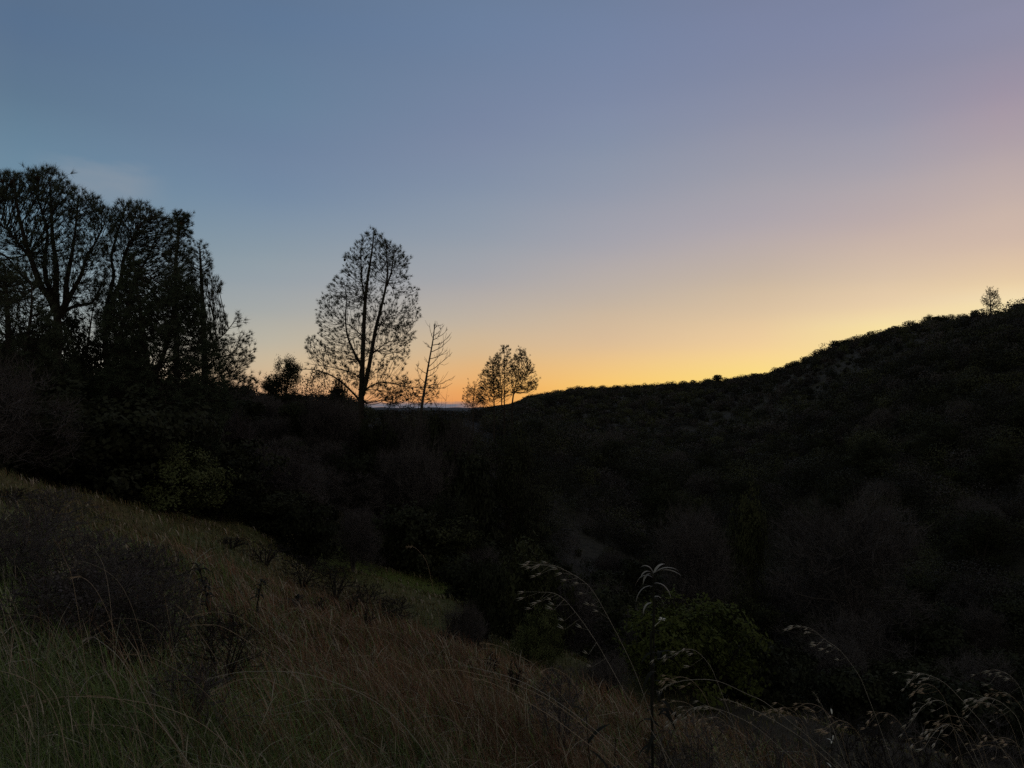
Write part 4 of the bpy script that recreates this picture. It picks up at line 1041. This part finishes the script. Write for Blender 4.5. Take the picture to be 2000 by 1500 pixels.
brush(1090, 1300, 7, 'dark wiry brush behind the black-leaved weed', 130, 400, 95, mat='twig_grey')
brush(1700, 1400, 6.5, 'dark wiry brush in the corner grass below the oats', 200, 500, 96, mat='twig_dark')
brush(1850, 1440, 5.5, 'wiry brush lowest in the corner grass by the ravine', 220, 500, 97, mat='twig_dark')

# ---------------------------------------------------------------- sky, sun, camera
W = bpy.data.worlds.new('World'); SC.world = W; W.use_nodes = True
nt = W.node_tree; nt.nodes.clear()
out = nt.nodes.new('ShaderNodeOutputWorld'); bg = nt.nodes.new('ShaderNodeBackground'); nt.links.new(bg.outputs[0], out.inputs[0])
tc = nt.nodes.new('ShaderNodeTexCoord'); sep = nt.nodes.new('ShaderNodeSeparateXYZ'); nt.links.new(tc.outputs['Generated'], sep.inputs[0])
def mth(op, a, b_=None, clamp=False):
    n = nt.nodes.new('ShaderNodeMath'); n.operation = op; n.use_clamp = clamp
    for i, v in enumerate((a, b_)):
        if v is None: continue
        if isinstance(v, (int, float)): n.inputs[i].default_value = v
        else: nt.links.new(v, n.inputs[i])
    return n.outputs[0]
AZ = mth('MULTIPLY', mth('ARCTAN2', sep.outputs['X'], sep.outputs['Y']), 180 / math.pi)
EL = mth('MULTIPLY', mth('ARCSINE', sep.outputs['Z']), 180 / math.pi)
def s2l(c):
    c = np.asarray(c, float) / 255
    return tuple(np.where(c <= 0.04045, c / 12.92, ((c + 0.055) / 1.055) ** 2.4))
E0, E1 = -3.0, 90.0
SKY = [
 (30,   [(0, (87, 112, 143)), (100, (90, 116, 146)), (200, (95, 124, 150)), (300, (104, 136, 160)), (400, (112, 143, 163)), (500, (126, 151, 164)), (600, (146, 160, 164)), (700, (165, 167, 160)), (790, (185, 165, 145))]),
 (530,  [(0, (93, 118, 150)), (100, (97, 123, 154)), (200, (102, 129, 158)), (300, (109, 132, 162)), (400, (119, 142, 167)), (500, (140, 156, 168)), (560, (154, 163, 169)), (620, (172, 172, 165)), (680, (194, 181, 157)), (730, (212, 180, 140)), (790, (220, 160, 115))]),
 (930,  [(0, (104, 126, 158)), (150, (112, 131, 162)), (270, (122, 137, 166)), (380, (133, 148, 170)), (480, (151, 159, 171)), (560, (172, 168, 168)), (640, (200, 180, 155)), (700, (222, 181, 130)), (750, (240, 172, 98)), (785, (240, 155, 78))]),
 (1180, [(0, (110, 128, 160)), (200, (124, 138, 168)), (300, (135, 147, 170)), (400, (151, 156, 172)), (500, (172, 167, 171)), (600, (200, 180, 158)), (680, (227, 190, 143)), (740, (251, 199, 110)), (790, (255, 198, 90))]),
 (1480, [(0, (120, 130, 161)), (150, (130, 138, 166)), (250, (144, 147, 168)), (350, (160, 158, 170)), (450, (179, 168, 171)), (550, (203, 182, 160)), (620, (226, 196, 156)), (680, (246, 208, 146)), (730, (255, 219, 122)), (790, (255, 217, 104))]),
 (1730, [(0, (125, 133, 164)), (150, (139, 141, 166)), (250, (153, 152, 170)), (350, (173, 164, 171)), (450, (195, 175, 168)), (550, (221, 195, 165)), (600, (237, 208, 164)), (640, (250, 224, 156)), (790, (255, 220, 125))]),
 (1970, [(0, (136, 138, 164)), (100, (145, 142, 165)), (200, (163, 150, 166)), (300, (180, 164, 168)), (400, (200, 178, 168)), (480, (214, 187, 166)), (550, (234, 205, 163)), (590, (247, 223, 170)), (790, (255, 230, 130))]),
]
def elaz(px, py):
    p = P(px, py, 1.0); return math.degrees(math.atan2(p[2], math.hypot(p[0], p[1]))), math.degrees(math.atan2(p[0], p[1]))
def ramp_col(stops):
    r_ = nt.nodes.new('ShaderNodeValToRGB'); r_.color_ramp.interpolation = 'CARDINAL'
    f = nt.nodes.new('ShaderNodeMapRange'); f.inputs[1].default_value = E0; f.inputs[2].default_value = E1; nt.links.new(EL, f.inputs[0])
    e = r_.color_ramp.elements
    stops = sorted(stops)
    e[0].position = (stops[0][0] - E0) / (E1 - E0); e[0].color = (*s2l(stops[0][1]), 1)
    e[1].position = (stops[-1][0] - E0) / (E1 - E0); e[1].color = (*s2l(stops[-1][1]), 1)
    for el, c in stops[1:-1]:
        x = e.new((el - E0) / (E1 - E0)); x.color = (*s2l(c), 1)
    nt.links.new(f.outputs[0], r_.inputs[0]); return r_.outputs[0]
ZEN = (106, 111, 114)
BACK = [(-1, (124, 122, 114)), (6, (150, 142, 126)), (14, (148, 142, 128)), (35, (126, 126, 118)), (70, (112, 116, 114)), (90, ZEN)]
colsky = [(-180, BACK), (-80, [(-1, (122, 116, 116)), (6, (138, 134, 126)), (14, (130, 132, 128)), (35, (112, 118, 120)), (70, (106, 112, 114)), (90, ZEN)])]
for px, st in SKY:
    st = [(a_, tuple(0.9 * v_ + 0.1 * (0.3 * c_[0] + 0.59 * c_[1] + 0.11 * c_[2]) for v_ in c_)) for a_, c_ in st]
    az = math.degrees(math.atan((px - 1000) / F))
    s = [(elaz(px, py)[0], c) for py, c in st]
    c0 = np.array(st[0][1], float)
    s += [(50, tuple(c0 * 0.45 + np.array(ZEN) * 0.55)), (90, ZEN)]
    colsky.append((az, s))
colsky += [(62, [(-1, (250, 190, 110)), (6, (230, 185, 145)), (14, (180, 160, 165)), (30, (130, 128, 148)), (60, (104, 106, 122)), (90, ZEN)]),
           (110, [(-1, (138, 124, 108)), (6, (142, 128, 112)), (14, (130, 122, 114)), (35, (106, 106, 108)), (70, (98, 102, 108)), (90, ZEN)]),
           (180, BACK)]
cur = ramp_col(colsky[0][1])
for k in range(1, len(colsky)):
    f = nt.nodes.new('ShaderNodeMapRange'); f.inputs[1].default_value = colsky[k - 1][0]; f.inputs[2].default_value = colsky[k][0]; nt.links.new(AZ, f.inputs[0])
    mx = nt.nodes.new('ShaderNodeMix'); mx.data_type = 'RGBA'; nt.links.new(f.outputs[0], mx.inputs[0])
    nt.links.new(cur, mx.inputs[6]); nt.links.new(ramp_col(colsky[k][1]), mx.inputs[7]); cur = mx.outputs[2]
# low grey cloud bank at the end of the valley, and a faint wisp high over the pines
def band(c, a0, a1, col, e_lo, e_hi, amt, nsx, nsz, thr):
    mp = nt.nodes.new('ShaderNodeCombineXYZ'); nt.links.new(mth('MULTIPLY', AZ, nsx), mp.inputs[0]); nt.links.new(mth('MULTIPLY', EL, nsz), mp.inputs[1])
    nz = nt.nodes.new('ShaderNodeTexNoise'); nz.inputs['Scale'].default_value = 1; nz.inputs['Detail'].default_value = 5; nt.links.new(mp.outputs[0], nz.inputs['Vector'])
    wob = mth('MULTIPLY', mth('SUBTRACT', nz.outputs[0], 0.5), thr)
    e = mth('ADD', EL, wob)
    def sm(x, a, b_):
        q = nt.nodes.new('ShaderNodeMapRange'); q.interpolation_type = 'SMOOTHSTEP'; q.inputs[1].default_value = a; q.inputs[2].default_value = b_; nt.links.new(x, q.inputs[0]); return q.outputs[0]
    f = mth('MULTIPLY', sm(e, e_lo[0], e_lo[1]), mth('SUBTRACT', 1.0, sm(e, e_hi[0], e_hi[1])))
    f = mth('MULTIPLY', f, mth('MULTIPLY', sm(AZ, a0[0], a0[1]), mth('SUBTRACT', 1.0, sm(AZ, a1[0], a1[1]))))
    f = mth('MULTIPLY', f, mth('MULTIPLY', amt, mth('ADD', 0.55, nz.outputs[0])))
    mx = nt.nodes.new('ShaderNodeMix'); mx.data_type = 'RGBA'; mx.clamp_factor = True
    nt.links.new(f, mx.inputs[0]); nt.links.new(c, mx.inputs[6]); mx.inputs[7].default_value = (*s2l(col), 1)
    return mx.outputs[2]
cur = band(cur, (-15, -11.5), (-4.5, -1.5), (112, 112, 122), (-1.5, -1.0), (0.34, 0.74), 0.95, 0.9, 7.0, 0.5)
cur = band(cur, (-34, -30), (-28, -24.5), (140, 150, 162), (12.3, 15.2), (15.6, 16.8), 0.5, 0.35, 0.9, 2.0)
nt.links.new(cur, bg.inputs['Color']); bg.inputs['Strength'].default_value = 1.0
W.cycles_visibility.camera = True

sun = bpy.data.lights.new('sun', 'SUN'); sun.energy = 0.03; sun.angle = math.radians(12); sun.color = (1.0, 0.72, 0.42)
so = bpy.data.objects.new('sun', sun); COL.objects.link(so)
sd = Vector((math.sin(math.radians(30)) * math.cos(math.radians(3)), math.cos(math.radians(30)) * math.cos(math.radians(3)), math.sin(math.radians(3))))
so.rotation_euler = sd.to_track_quat('Z', 'Y').to_euler()

cam = bpy.data.cameras.new('camera'); cam.sensor_width = 36; cam.lens = 36 * F / 2000; cam.clip_start = 0.05; cam.clip_end = 30000
co = bpy.data.objects.new('camera', cam); COL.objects.link(co); co.location = (0, 0, 0); co.rotation_euler = (math.radians(90) + TH, 0, 0)
SC.camera = co
SC.view_settings.view_transform = 'Standard'; SC.view_settings.look = 'None'; SC.view_settings.gamma = 1; SC.view_settings.exposure = 0
SC.cycles.max_bounces = 3; SC.cycles.diffuse_bounces = 2; SC.cycles.glossy_bounces = 1
SC.cycles.use_denoising = False
